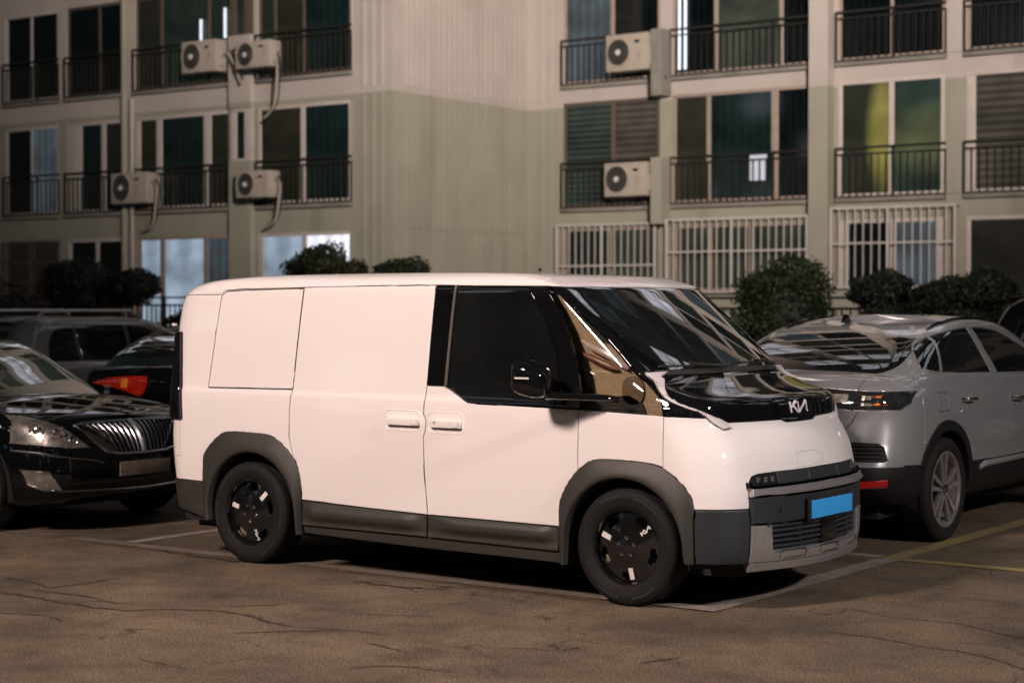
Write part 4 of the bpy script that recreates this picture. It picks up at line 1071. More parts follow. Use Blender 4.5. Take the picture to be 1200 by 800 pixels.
# rear quarter and tailgate
rq = S.take('s', [(x,z) for x,z in SLIDER]+[(.502,.5),(-.411,.3),(-.66,.3),(-.66,2.0)], cond=lambda c: c.x > -.66)
both('rear_quarter_panel', rq, M['van'], gap=.005)
tg = S.take('s', None, cond=lambda c: c.x <= -.60); S.panel('tailgate', tg, M['van'], van, 'b', gap=.005)
# sliding door
sd = S.take('s', [(.46,2.0)]+SLIDER[1:]+[(.50,.5),(.50,.3),(1.556,.296)]+GAP[::-1][1:]+[(1.575,2.0)])
both('sliding_door', sd, M['van'], gap=.006)
# front door: window first
b_pil = S.take('s', [(1.5,1.243),(1.667,1.242),(1.704,1.867),(1.50,1.88)]); both('door_pillar_trim', b_pil, M['blackgloss'], gap=.003, lift=-.002)
trim = S.take('s', [(1.667,1.242),(1.686,1.242),(1.722,1.862),(1.704,1.867)]); both('pillar_strip', trim, pm('window_strip',(0.10,0.085,0.075),0.4), gap=.002, lift=.004, bev=.002)
gl = S.take('s', [(1.722,1.87),(1.686,1.243)]+BELT[2:5]+[(x,z) for x,z in GLASSF[::-1]]+[(2.270,1.87)])
both('side_window', gl, M['tint'], gap=.012, lift=-.006, bev=.003)
fr_ = S.take('s', [(2.26,1.88)]+[(x,z) for x,z in GLASSF]+[(2.50,1.133),(2.681,1.129)]+FRONTGAP[7:0:-1])
both('window_frame', fr_, M['blackgloss'], gap=.004, lift=-.001)
fd = S.take('s', [(1.3,1.244)]+BELT[:6]+FRONTGAP[7:]+[(2.70,.60),(2.549,.434),(2.545,.3),(1.3,.3)])
both('front_door', fd, M['van'], gap=.006)
# quarter windows ahead of the door
q1 = S.take('s', [(x,z) for x,z in FRONTGAP[1:6]]+[(2.655,1.362),(3.062,1.352)]+[p for p in QEDGE[::-1] if p[1] > 1.352]+[(2.40,1.88)], cond=lambda c: c.y < -.5)
def qmat():
    m, n, l, b = new_mat("clear_quarter_glass")
    n.remove(b); out = n["Material Output"]
    tr = n.new("ShaderNodeBsdfTransparent"); tr.inputs[0].default_value = (0.86,0.85,0.82,1)
    gl = n.new("ShaderNodeBsdfGlossy"); gl.inputs["Roughness"].default_value = 0.01
    lw = n.new("ShaderNodeLayerWeight"); lw.inputs[0].default_value = 0.5
    pw = n.new("ShaderNodeMath"); pw.operation = 'POWER'; l.new(lw.outputs["Facing"], pw.inputs[0]); pw.inputs[1].default_value = 4.0
    fr = n.new("ShaderNodeMapRange"); l.new(pw.outputs[0], fr.inputs[0]); fr.inputs[3].default_value = 0.20; fr.inputs[4].default_value = 0.95; mx = n.new("ShaderNodeMixShader")
    l.new(fr.outputs[0], mx.inputs[0]); l.new(tr.outputs[0], mx.inputs[1]); l.new(gl.outputs[0], mx.inputs[2]); l.new(mx.outputs[0], out.inputs[0])
    return m
QM = qmat()
both('quarter_window', q1, QM, gap=.010, lift=-.004, bev=.002, depth=.004)
q2 = S.take('s', [(2.65,1.364),(3.064,1.352)]+[p for p in QEDGE if p[1] < 1.352]+[(3.252,1.114),(2.681,1.131),(2.678,1.25),(2.656,1.36)], cond=lambda c: c.y < -.5)
both('quarter_window', q2, QM, gap=.010, lift=-.004, bev=.002, depth=.004)
pa = S.take('s', [(2.40,1.88),(2.475,1.875)]+[(x,z) for x,z in WSE]+[(3.075,1.352),(3.03,1.352)]+[p for p in QEDGE[::-1] if p[1] > 1.352], cond=lambda c: c.y < -.5)
both('windscreen_pillar', pa, M['blackgloss'], gap=.003)
ws = S.take('s', None, cond=lambda c: c.z > 1.352)
S.panel('windscreen', ws, M['screen'], van, 'b', gap=.008, bev=.003, lift=-.003)
bl = S.take('s', BL_UP+BL_LO[::-1], cond=bc); both('white_blade_trim', bl, pm('blade_paint',(0.60,0.57,0.57),0.3,coat=.6), lift=.010, gap=.006, bev=.004, depth=.03)
# black corner between quarter window and blade
ct = S.take('s', [p for p in QEDGE if p[1] < 1.36]+[(3.252,1.112),(3.475,1.102)]+BL_LO[::-1][2:], cond=lambda c: c.y < -.5)
both('corner_trim', ct, M['blackgloss'], gap=.003)
hd = S.take('f', [(-1.1,1.36),(-1.1,1.083)]+HOODL+[(0.1,1.05),(0.1,1.36)], cond=lambda c: c.x > 3.0 and (c.y > -.60 or not pip(c.x,c.z,BL_LO+[(3.545,.9),(2.9,.9),(2.9,1.352)])))
S.panel('bonnet', hd, M['blackgloss'], van, 'b', gap=.006, bev=.003)
fe = S.take('s', None, cond=lambda c: c.x < 3.261 and c.z > .43 and c.x > 2.5); both('front_wing', fe, M['van'], gap=.004)
# bumper group
lp = S.take('f', LAMP, cond=fx); both('headlamp', lp, M['lens'], lift=-.004, gap=.004, bev=.003)
cp = S.take('f', [(-.485,.795),(-.19,.80),(-.19,.72),(-.485,.717)], cond=lambda c: c.x > 3.6 and c.y > -.486 and c.y < -.19); both('grille_panel', cp, M['clad2'], lift=.002, gap=.004)
cp = S.take('f', None, cond=lambda c: c.x > 3.6 and c.y > -.19 and .7225 < c.z < .7945); S.panel('charging_flap', cp, M['clad2'], van, 'b', lift=.002, gap=.005)
sv = S.take('f', [(-.715,.709),(-.66,.7045),(0.1,.718),(0.1,.6655),(-.715,.658)], cond=lambda c: c.x > 3.6 and c.y > -.716)
S.panel('silver_strip', sv, M['silver'], van, 'b', off=lambda c: .012+.030*sst(.712,.690,c.z), gap=.004, bev=.006, depth=.05)
nz = S.take('s', None, cond=lambda c: c.z > .592 and not (c.z < .73 and c.y > -.712 and c.x > 3.6)); S.panel('nose_panel', nz, M['van'], van, 'b', gap=.005)
bz = S.take('f', None, cond=lambda c: c.x > 3.5 and c.y > -.715 and c.z > .4965 and c.z < .72)
S.panel('front_bumper', bz, M['clad2'], van, 'b', lift=.020, gap=.004, bev=.010, depth=.05)
gi = S.take('f', GR, cond=fx)
go = S.panel('lower_grille', gi, M['liner'], van, 'b', lift=-.025, gap=.0, bev=.001, depth=.02)
sk = S.take('f', None, cond=lambda c: c.x > 3.5 and c.y > -.715 and c.z > .281)
S.panel('silver_skid_plate', sk, M['silver'], van, 'b', lift=.022, gap=.004, bev=.008, depth=.05)
S.take('f', None, cond=lambda c: c.x > 3.5 and c.y > -.715 and c.z < .248)
lipf = S.take('f', None, cond=lambda c: c.x > 3.5 and c.y > -.715)
S.panel('chin_spoiler', lipf, M['silver'], van, 'b', off=lambda c: .022+.020*(1-sst(.247,.285,c.z)), gap=.003, bev=.003, depth=.04)
S.take('s', None, cond=lambda c: c.x > 3.40 and c.z < .285)
sc_ = S.take('s', None, cond=lambda c: c.x > 3.40 and c.z < .60)
both('bumper_side_cladding', sc_, M['clad2'], off=lambda c: .006+.012*(1-sst(.55,.585,c.z)), gap=.006, bev=.006, depth=.04)
left = [f for f in S.bm.faces if f[S.layer] == 0]
print("van faces left over:", len(left), [tuple(round(v,2) for v in f.calc_center_median()) for f in left[:6]])
QREG = [(2.40,1.86)]+[(x,z) for x,z in FRONTGAP[1:8]]+[(3.25,1.115)]+QEDGE[::-1]
S.liner('body_frame', M['liner'], van, .022, drop=lambda c: pip(c.x,c.z,FIc) or pip(c.x,c.z,RIc) or c.z < .24 or (c.y < -.5 and c.x > 2.4 and pip(c.x,c.z,QREG)))
# tan backing seen through the quarter windows, coloured to imitate their warm reflection
for s in (-1, 1):
    bm = bmesh.new(); prism(bm, [(2.36,1.86),(2.42,1.86),(2.86,1.56),(3.06,1.36),(3.20,1.22),(3.27,1.10),(2.66,1.10),(2.60,1.36)], 'y', s*.76, s*.74)
    bmobj('reflection_backing', bm, M['tan'], van)
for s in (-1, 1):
    bm = bmesh.new(); tube(bm, [(2.60,s*.785,1.535),(2.68,s*.80,1.50),(2.80,s*.80,1.455),(2.90,s*.795,1.40),(2.93,s*.785,1.372)], [.008,.020,.026,.024,.012], 8); bmobj('reflection_streak', bm, pm('pale_pink_streak',(0.75,0.62,0.58),.25,coat=.6), van)  # bright reflected streak in the glass, modelled as a pale tube
    bm = bmesh.new(); tube(bm, [(2.57,s*.785,1.47),(2.68,s*.79,1.43),(2.80,s*.79,1.385),(2.86,s*.785,1.365)], [.006,.020,.020,.008], 8); bmobj('reflection_streak_edge', bm, pm('rust_brown_streak',(0.22,0.09,0.05),.4), van)  # darker tube edging the imitated streak
    bm = bmesh.new(); prism(bm, [(2.50,1.80),(2.62,1.72),(2.80,1.585),(2.87,1.51),(2.74,1.525),(2.60,1.62)], 'y', s*.775, s*.765); bmobj('reflection_dark_corner', bm, M['clad'], van)  # dark reflection in the upper glass, built as a flat shape
    bm = bmesh.new(); prism(bm, [(2.60,1.10),(2.60,1.27),(2.70,1.22),(2.80,1.205),(2.93,1.215),(3.02,1.17),(3.05,1.10)], 'y', s*.775, s*.765); bmobj('reflection_dark_foot', bm, M['clad'], van)  # flat dark shape imitating reflections low in the glass
    bm = bmesh.new(); prism(bm, rrect(2.88,3.03,1.16,1.33,.07,6), 'y', s*.775, s*.768); bmobj('reflection_brown_spot', bm, pm('brown_reflection',(0.20,0.14,0.085),0.5), van)  # brown shape added to vary the imitated reflection
# underbody and wheel tubs
bm = bmesh.new(); box(bm, -.70, 3.60, -.70, .70, .19, .34); box(bm, .50, 2.52, -.88, .88, .215, .30); bmobj('underbody', bm, M['liner'], van)
for cx in (0, 2.995):
    for s in (-1, 1):
        bm = bmesh.new(); lathe_y(bm, [(.435,0),(.435,.30),(.02,.30)], 28, R(-12), R(192), (cx, -.925 if s < 0 else .625, .343)); bmobj('wheel_housing', bm, M['liner'], van)
# horizontal slats and divider of the lower grille
def yzx(y, z):     # front surface position
    o, n_, i_, d_ = S.bvh.ray_cast(Vector((5, -abs(y), z)), Vector((-1,0,0)))
    return o.x
ys = np.linspace(-.55,.55,25)
for k, z in enumerate((.365,.395,.425,.455,.482)):
    bm = bmesh.new(); A = []
    for y in ys:
        x = yzx(y, z)+.002; A.append([bm.verts.new(p) for p in ((x-.03,y,z+.012),(x,y,z+.009),(x+.002,y,z-.006),(x-.03,y,z-.010))])
    for a, b in zip(A, A[1:]):
        for i in range(4): bm.faces.new((a[i],a[(i+1)%4],b[(i+1)%4],b[i]))
    bmobj('grille_slat', bm, M['clad2'], van)
for y in (-.31,.31):
    x = yzx(y,.42); boxobj('grille_divider', (x-.03,x+.004,y-.008,y+.008,.35,.495), M['clad2'], van, bevel=.002)
boxobj('radar_cover', (3.80,3.845,-.095,.095,.352,.485), M['blackgloss'], van, bevel=.008)
# chrome brackets on the skid plate
def path_obj(name, pts, r, mat, seg=8):
    bm = bmesh.new(); tube(bm, pts, r, seg); return bmobj(name, bm, mat, van)
for y0, y1 in ((-.50,-.27),(-.115,.115),(.27,.50)):
    P = [(y0,.300),(y0,.338),(y1-.02,.338),(y1,.320),(y1,.294),(y0+.03,.294)]
    path_obj('chrome_bracket', [(yzx(a,b)+.028,a,b) for a,b in P], .0045, M['chrome'])
# number plate
boxobj('number_plate_holder', (3.838,3.858,-.298,.288,.498,.628), M['liner'], van, bevel=.004)
boxobj('number_plate', (3.8585,3.866,-.272,.272,.505,.612), M['bluepl'], van, bevel=.003)
bm = bmesh.new()
for y in (-.2,-.07,.06,.19): box(bm, 3.8585, 3.870, y-.012, y+.012, .6125, .622)
bmobj('plate_clip', bm, M['dimchrome'], van)
# lamp modules behind the smoked lens, small grey reflectors
for s in (-1, 1):
    for k, y in enumerate((.52,.575,.63)):
        x = yzx(y,.75)+.0012
        bm = bmesh.new(); P = [(s*(y-.02),.735),(s*(y+.018),.735),(s*(y+.024),.766),(s*(y-.014),.768)]
        prism(bm, P, 'x', x-.004, x+.0008+.002*k); bmobj('lamp_module', bm, M['lampglass'], van, bevel=.003)
# parking sensors
for y, z, dx in ((-.50,.575,.024),(.50,.575,.024)):
    x = yzx(y,z)+dx; bm = bmesh.new(); lathe_y(bm, [(.016,0),(.016,.003),(.001,.004)], 20); 
    o = bmobj('parking_sensor', bm, M['clad'], van, loc=(x,y,z)); o.rotation_euler = (0,0,R(-90))
bm = bmesh.new(); lathe_y(bm, [(.018,0),(.015,-.004),(.001,-.004)], 20); bmobj('parking_sensor', bm, M['clad'], van, loc=(3.58,-.868,.50)).rotation_euler = (0,0,R(40))
# bonnet badge (three-letter emblem made of strokes)
def kia(place, w, h, th, name, parent, mat, depth=.006):
    st = [((.03,0),(.03,1)), ((.06,.50),(.36,1.0)), ((.15,.60),(.40,0)), ((.45,0),(.45,1.0)), ((.45,.0),(.94,1.0)), ((.94,1.0),(.94,0))]
    bm = bmesh.new()
    for (a, b) in st:
        A = np.array(a)*(w,h); B = np.array(b)*(w,h); d = (B-A)/np.linalg.norm(B-A); nn = np.array((-d[1],d[0]))*th/2
        q = [A+nn, A-nn, B-nn, B+nn]
        f0 = [bm.verts.new(place(p[0]-w/2, p[1]-h/2, 0)) for p in q]; f1 = [bm.verts.new(place(p[0]-w/2, p[1]-h/2, depth)) for p in q]
        bm.faces.new(f1); 
        for i in range(4): bm.faces.new((f0[i],f0[(i+1)%4],f1[(i+1)%4],f1[i]))
    return bmobj(name, bm, mat, parent, 0)
def bonnet_place(u, v, d): return (yzx(u, 1.140+v)+.002+d, u, 1.140+v)
kia(bonnet_place, .225, .066, .0125, 'letter_badge', van, M['sticker'])
tow = [(-.255,.887),(-.05,.888),(.02,.862),(.025,.812),(-.275,.800)]
bm = bmesh.new(); den = []
for i in range(len(tow)):
    a = tow[i]; b = tow[(i+1)%len(tow)]
    for q in np.linspace(0,1,5,endpoint=False):
        y_ = a[0]+(b[0]-a[0])*q; z_ = a[1]+(b[1]-a[1])*q; den.append((yzx(y_,z_)-.0012,y_,z_))
tube(bm, den, .0019, 5, True); bmobj('tow_eye_cover', bm, pm('grey_seal',(0.25,0.22,0.21),.6), van)
# wipers and cowl
def wsx(y, z, up=.0):
    o, n_, i_, d_ = S.bvh.ray_cast(Vector((6, -abs(y), z)), Vector((-1,0,0))); nn = S.normal(o); o = Vector((o.x, y, o.z)); 
    if y > 0: nn.y = -nn.y
    return o+nn*up
def wiper(pts, arm):
    bm = bmesh.new(); P = [wsx(y,z,.018) for y,z in pts]; tube(bm, P, .007, 6)
    Q = [wsx(y,z,.030) for y,z in arm]; tube(bm, Q, [.014]+[.009]*(len(Q)-1), 6)
    bmobj('wiper', bm, M['clad'], van)
wiper([(-.72,1.375),(-.5,1.372),(-.28,1.37),(-.12,1.372)], [(-.10,1.352),(-.25,1.362),(-.45,1.377)])
wiper([(.0,1.378),(.25,1.376),(.45,1.38),(.60,1.39)], [(.62,1.352),(.50,1.365),(.32,1.382)])
bm = bmesh.new(); A = []
for y in np.linspace(-.76,.76,31):
    a = wsx(y,1.362,.006); b = wsx(y,1.345,.010); c = wsx(y,1.337,.002)
    A.append([bm.verts.new(p) for p in (a,b,c)])
for a, b in zip(A, A[1:]):
    for i in range(2): bm.faces.new((a[i],a[i+1],b[i+1],b[i]))
bmobj('wiper_cowl', bm, M['clad'], van)
for s in (-1, 1):
    bm = bmesh.new(); tube(bm, [(x, -s*(side_y0(x,z)+.003), z) for x, z in zip(np.linspace(-.372,.398,12), np.linspace(1.1795,1.1875,12))], .006, 6); bmobj('panel_drip_gap', bm, M['liner'], van)
# door handles in raised recess rims
def side_y(x, z, up=0):
    o, n_, i_, d_ = S.bvh.ray_cast(Vector((x,-3,z)), Vector((0,1,0))); return o.y-up
def handle(x0, x1, z0, z1, bx0, bx1, hole):
    bm = bmesh.new(); ring = rrect(x0,x1,z0,z1,.045,6); tube(bm, [(x,side_y(x,z,-.0015),z) for x,z in ring], .0042, 6, True)
    bmobj('handle_recess_rim', bm, M['van'], van)
    bm = bmesh.new(); zc = (z0+z1)/2
    prism(bm, rrect(bx0,bx1,zc-.030,zc+.016,.010,4), 'y', side_y(x0,zc,.0), side_y(x0,zc,.030))
    o = bmobj('door_handle', bm, M['van'], van, bevel=.004)
    o2 = boxobj('handle_key_cover', (bx1-.045 if not hole else bx1-.05,bx1-.004,side_y(x0,zc,.036),side_y(x0,zc,.029),zc-.024,zc+.012), M['van'], van, bevel=.003)
    boxobj('handle_shadow_gap', (bx0,bx1-.01,side_y(x0,zc,.004),side_y(x0,zc,-.004),zc-.040,zc-.031), pm('grey_seal',(0.25,0.22,0.21),.6), van)
    if hole:
        bm = bmesh.new(); lathe_y(bm, [(.007,0),(.0065,-.002),(.001,-.002)], 12); bmobj('key_hole', bm, M['liner'], van, loc=(bx0+.04,side_y(x0,zc,.031),zc))
handle(1.208,1.508,.956,1.084,1.240,1.490,False)
handle(1.555,1.838,.952,1.080,1.590,1.822,True)
# door mirror: arm and housing, one per side
def mirror_unit(s):
    bm = bmesh.new()
    P = [(2.93,s*.905,1.197),(2.89,s*.95,1.205),(2.80,s*1.03,1.212),(2.66,s*1.09,1.216),(2.56,s*1.13,1.222)]
    rings = []
    for i, p in enumerate(P):
        hh = [.020,.022,.022,.024,.028][i]; ww = [.03,.045,.06,.07,.085][i]
        rings.append([bm.verts.new((p[0]+ww*math.cos(a)*.8, p[1]+ww*math.cos(a)*.6*s, p[2]+hh*math.sin(a))) for a in np.linspace(0,2*math.pi,13)[:-1]])
    for A, B in zip(rings, rings[1:]):
        for k in range(12): bm.faces.new((A[k],A[(k+1)%12],B[(k+1)%12],B[k]))
    bm.faces.new(rings[0]); bm.faces.new(rings[-1])
    bmobj('mirror_arm', bm, M['blackgloss'], van, 60)
    bm = bmesh.new()
    # housing: tapered rounded shell, lens to the rear
    secs = [(0.0,.108,.098),(.03,.112,.102),(.10,.108,.098),(.15,.085,.085),(.18,.05,.06)]; rings = []
    for dx, hw, hh in secs:
        pts = []
        for a in np.linspace(0,2*math.pi,25)[:-1]:
            ca, sa = math.cos(a), math.sin(a)
            u = hw*math.copysign(abs(ca)**.5, ca); w = hh*math.copysign(abs(sa)**.5, sa)
            pts.append(bm.verts.new((2.44+dx, s*(1.165)+u, 1.330+w-.25*dx)))
        rings.append(pts)
    for A, B in zip(rings, rings[1:]):
        for k in range(24): bm.faces.new((A[k],A[(k+1)%24],B[(k+1)%24],B[k]))
    bm.faces.new(rings[-1]); bm.faces.new(rings[0])
    h = bmobj('mirror_housing', bm, M['blackgloss'], van, 50)
    bm = bmesh.new()
    tube(bm, [(2.436+0, s*1.165+.100*math.copysign(abs(math.cos(a))**.5,math.cos(a)), 1.330+.090*math.copysign(abs(math.sin(a))**.5,math.sin(a))) for a in np.linspace(0,2*math.pi,25)[:-1]], .006, 6, True)
    bmobj('mirror_rim', bm, M['dimchrome'], van)
    bm = bmesh.new(); prism(bm, [(s*1.165+.092*math.copysign(abs(math.cos(a))**.5,math.cos(a)), 1.330+.083*math.copysign(abs(math.sin(a))**.5,math.sin(a))) for a in np.linspace(0,2*math.pi,25)[:-1]], 'x', 2.434, 2.439)
    bmobj('mirror_glass', bm, M['chrome'], van)
    boxobj('indicator_strip', (2.46,2.56,min(s*1.272,s*1.279),max(s*1.272,s*1.279),1.318,1.328), M['sticker'], van)
for s in (-1, 1): mirror_unit(s)
# mirror foot on the glass corner, small roof aerial, rear hinge pins
boxobj('mirror_foot', (2.60,2.70,-.955,-.925,1.14,1.26), M['blackgloss'], van, bevel=.01)
bm = bmesh.new(); lathe_y(bm, [(.012,0),(.008,.02),(.001,.024)], 10); o = bmobj('aerial', bm, M['liner'], van, loc=(2.0,-.35,1.958)); o.rotation_euler = (R(90),0,0)
for z in (1.60,): boxobj('tailgate_hinge', (-.785,-.755,-.875,-.850,z,z+.018), M['van'], van, bevel=.004)

# ------------------------------------------------------------ wheels
def tyre_prof(Ro, Rr, w, ysign):
    # (radius, y) from inner bead round to the outer bead, outer face toward -y
    h = w/2
    P = [(Rr-.005,h*.75),(Rr+.01,h*.95),(Rr+.035,h*1.0),((Ro+Rr)/2,h*1.06),(Ro-.03,h*1.0),(Ro-.008,h*.88),(Ro,h*.7)]
    g = []
    for c in (.42,0,-.42):
        g += [(Ro,h*(c+.06)),(Ro-.008,h*(c+.045)),(Ro-.008,h*(c-.045)),(Ro,h*(c-.06))]
    P += g+[(Ro,-h*.7),(Ro-.008,-h*.88),(Ro-.014,-h*.93),(Ro-.03,-h*1.0),(Ro-.034,-h*1.012),((Ro+Rr)/2+.01,-h*1.06),((Ro+Rr)/2-.004,-h*1.055),(Rr+.034,-h*1.0),(Rr+.028,-h*.99),(Rr+.01,-h*.95),(Rr-.004,-h*.82)]
    return P
def tread(bm, Ro, w, n=72):
    for k in range(n):
        a = 2*math.pi*k/n
        for sgn in (-1, 1):
            y0 = sgn*w/2*.93; y1 = sgn*w/2*.55
            c, s = math.cos(a), math.sin(a); c2, s2 = math.cos(a+.03), math.sin(a+.03); c3, s3 = math.cos(a+.055), math.sin(a+.055); c4, s4 = math.cos(a+.085), math.sin(a+.085)
            v = [bm.verts.new((r*cc, y, r*ss)) for (r,cc,ss,y) in ((Ro-.012,c,s,y0),(Ro+.0035,c3,s3,y1),(Ro+.0035,c4,s4,y1),(Ro-.012,c2,s2,y0))]
            bm.faces.new(v)
def van_wheel(x, ysgn, rot):
    Ro, Rr, w = .343, .222, .215
    yc = ysgn*(.930-w/2*1.06)
    e = bpy.data.objects.new('wheel', None); C.objects.link(e); e.parent = van; e.location = (x, yc, Ro); e.empty_display_size = .1
    if ysgn > 0: e.rotation_euler = (0,0,math.pi)
    bm = bmesh.new(); lathe_y(bm, tyre_prof(Ro, Rr, w, 1), 80); tread(bm, Ro, w); bmobj('tyre', bm, M['tyre'], e, 40)
    # lettering ring blocks on the sidewall (worn relief, unreadable)
    bm = bmesh.new()
    for a0, n in ((110,7),(62,8),(-62,8),(-112,7)):
        for k in range(n):
            a = R(a0+rot+(k-n/2)*4.2); r0, r1 = .290, .303
            y = -w/2*1.045-.0006
            c0, s0, c1, s1 = math.cos(a), math.sin(a), math.cos(a+R(2.6)), math.sin(a+R(2.6))
            bm.faces.new([bm.verts.new(p) for p in ((r0*c0,y-.001,r0*s0),(r0*c1,y-.001,r0*s1),(r1*c1,y-.0012,r1*s1),(r1*c0,y-.0012,r1*s0))])
    bmobj('tyre_lettering', bm, pm('tyre_relief',(0.030,0.028,0.027),.5), e, 0)['kind'] = 'stuff'
    yo = -w/2*.80
    bm = bmesh.new(); lathe_y(bm, [(Rr-.02,.09),(Rr-.012,yo+.02),(Rr,yo-.002),(Rr+.004,yo-.010),(Rr-.006,yo-.012),(Rr-.014,yo+.004)], 64); bmobj('rim', bm, M['rimblack'], e, 40)
    # cover disc with five lens-shaped openings
    bm = bmesh.new(); n = 90; rr = [.0,.03,.055,.09,.12,.15,.168,.185,.198,.208]
    def yy(r, a):
        base = yo+.012-.020*math.exp(-(r/.09)**2)+.010*(r/.2)**2
        rib = .010*math.cos(5*(a)-R(90)*5)*sst(.06,.17,r)*0
        return base
    grid = []
    for r in rr: grid.append([bm.verts.new((r*math.cos(2*math.pi*k/n), yy(r,2*math.pi*k/n), r*math.sin(2*math.pi*k/n))) if r > 0 else None for k in range(n)])
    ctr = bm.verts.new((0,yy(0,0),0)); op = R(360/5)
    def hole(r, a):
        a = (a-R(rot+20)) % op; a = a-op/2
        return .135 < r < .199 and abs(a)*r < .050*(1-((r-.170)/.036)**2)
    for k in range(n): bm.faces.new((ctr, grid[1][k], grid[1][(k+1)%n]))
    for i in range(1, len(rr)-1):
        for k in range(n):
            a = 2*math.pi*(k+.5)/n; r = (rr[i]+rr[i+1])/2
            if hole(r, a): continue
            bm.faces.new((grid[i][k],grid[i+1][k],grid[i+1][(k+1)%n],grid[i][(k+1)%n]))
    r_ = bmesh.ops.extrude_edge_only(bm, edges=[ed for ed in bm.edges if len(ed.link_faces) == 1])
    for v in [g for g in r_['geom'] if isinstance(g, bmesh.types.BMVert)]: v.co.y += .022
    bmobj('wheel_cover', bm, M['rimblack'], e, 30)
    bm = bmesh.new(); lathe_y(bm, [(.20,.03),(.16,.028),(.155,.016),(.06,.016),(.055,-.01),(.001,-.01)], 48); bmobj('brake_disc', bm, M['silver'], e)
    bm = bmesh.new()
    prism(bm, [(r*math.cos(R(a)), r*math.sin(R(a))) for r, a in ((.11,205),(.185,200),(.195,215),(.195,232),(.185,245),(.11,240))], 'y', -.045, .01); bmobj('brake_calliper', bm, M['calliper'], e, bevel=.006)
    for k in range(5):
        a = R(rot+72*k+18); c = (.054*math.cos(a), yo-.003, .054*math.sin(a))
        bm = bmesh.new(); lathe_y(bm, [(.0125,.012),(.0125,-.004),(.0095,-.008),(.001,-.009)], 6 if False else 12, centre=c); bmobj('wheel_nut', bm, M['dimchrome'], e, 30)
    for a, kind in ((R(rot+160),1),(R(rot+279),1),(R(rot+40),0)):
        ca, sa = math.cos(a), math.sin(a)
        def place(u, v, d, ca=ca, sa=sa):
            r = .157+u; return (r*ca-v*sa, yy(min(.2,r),0)-.0035-d, r*sa+v*ca)
        if kind:
            bm = bmesh.new(); q = [(-.034,-.0155),(.034,-.0155),(.034,.0155),(-.034,.0155)]
            lo = [bm.verts.new(place(u,v,-.002)) for u,v in q]; hi = [bm.verts.new(place(u,v,.002)) for u,v in q]; bm.faces.new(hi)
            for i in range(4): bm.faces.new((lo[i],lo[(i+1)%4],hi[(i+1)%4],hi[i]))
            bmobj('silver_insert', bm, M['sticker'], e, 0)
        else: kia(place, .072, .024, .007, 'letter_badge', e, M['sticker'], depth=.002)
    return e
van_wheel(2.995, -1, 0)
van_wheel(0.0, -1, -115+2)
van_wheel(2.995, 1, 0); van_wheel(0.0, 1, 30)
# ------------------------------------------------------------ other cars
def sym(L): return L
def alloy(parent, x, y, r, rr, w, ysgn, mat_spoke, n=5, rot=0, name='wheel'):
    e = bpy.data.objects.new(name, None); C.objects.link(e); e.parent = parent; e.location = (x, y, r); e.empty_display_size = .1
    if ysgn > 0: e.rotation_euler = (0,0,math.pi)
    bm = bmesh.new(); lathe_y(bm, tyre_prof(r, rr, w, 1), 56); bmobj('tyre', bm, M['tyre'], e, 40)
    yo = -w/2*.86
    bm = bmesh.new(); lathe_y(bm, [(rr-.02,.08),(rr-.015,yo+.03),(rr,yo),(rr+.006,yo-.010),(rr-.008,yo-.012),(rr-.018,yo+.01)], 56); bmobj('rim', bm, mat_spoke, e, 40)
    bm = bmesh.new(); lathe_y(bm, [(rr-.03,.02),(.001,.02)], 40); bmobj('brake_disc', bm, M['liner'], e)
    for k in range(n):
        for s in (-1, 1):
            a = R(rot+360*k/n); bm = bmesh.new()
            c, sn = math.cos(a), math.sin(a)
            q = [(.03, s*.004), (.03, s*.028), (rr*.62, s*(.035+.02)), (rr-.012, s*(.075)), (rr-.012, s*.045), (rr*.62, s*.018)]
            P = [(u*c-v*sn, u*sn+v*c) for u, v in q]
            prism(bm, P, 'y', yo+.004, yo+.034); bmobj('spoke', bm, mat_spoke, e, 30, bevel=.003)
    bm = bmesh.new(); lathe_y(bm, [(.045,yo+.03),(.042,yo-.004),(.03,yo-.010),(.001,yo-.011)], 24); bmobj('hub_cap', bm, M['dimchrome'], e)
    return e
def arch_cut(cx, cz, r):
    return [(cx+r*math.cos(a), cz+r*math.sin(a)) for a in np.linspace(math.pi*1.12, -math.pi*.12, 26)]
def car_base(spec, name, label, cat, x, y, h, paint, wheels, r, side_win, seams=(), arch_r=None, clad=None):
    t = thing(name, label, cat, (x, y, 0), h)
    L = Shell(car_lower(spec)); G = Shell(car_green(spec))
    ar = arch_r or r+.055
    arcs = [arch_cut(wx, r, ar) for wx in wheels]
    for A in arcs: L.cut('s', A, cond=lambda c: c.y < -.5)
    for A in arcs: L.take('s', [(A[0][0]-.0,-.5)]+A+[(A[-1][0],-.5)], cond=lambda c: c.y < -.5)
    for wx in wheels:
        for s in (-1, 1):
            bm = bmesh.new(); lathe_y(bm, [(ar+.03,0),(ar+.03,.28),(.02,.28)], 20, R(-12), R(192), (wx, -.93 if s < 0 else .65, r)); bmobj('wheel_housing', bm, M['liner'], t)
    bm = bmesh.new(); box(bm, min(wheels)-.6, max(wheels)+.6, -.7, .7, .2, .4); bmobj('underbody', bm, M['liner'], t)
    return t, L, G
def pboth(Sh, t, name, faces, mat, **k):
    a = Sh.panel(name, faces, mat, t, 'n', **k); b = Sh.panel(name, faces, mat, t, 'f', **k); return a, b

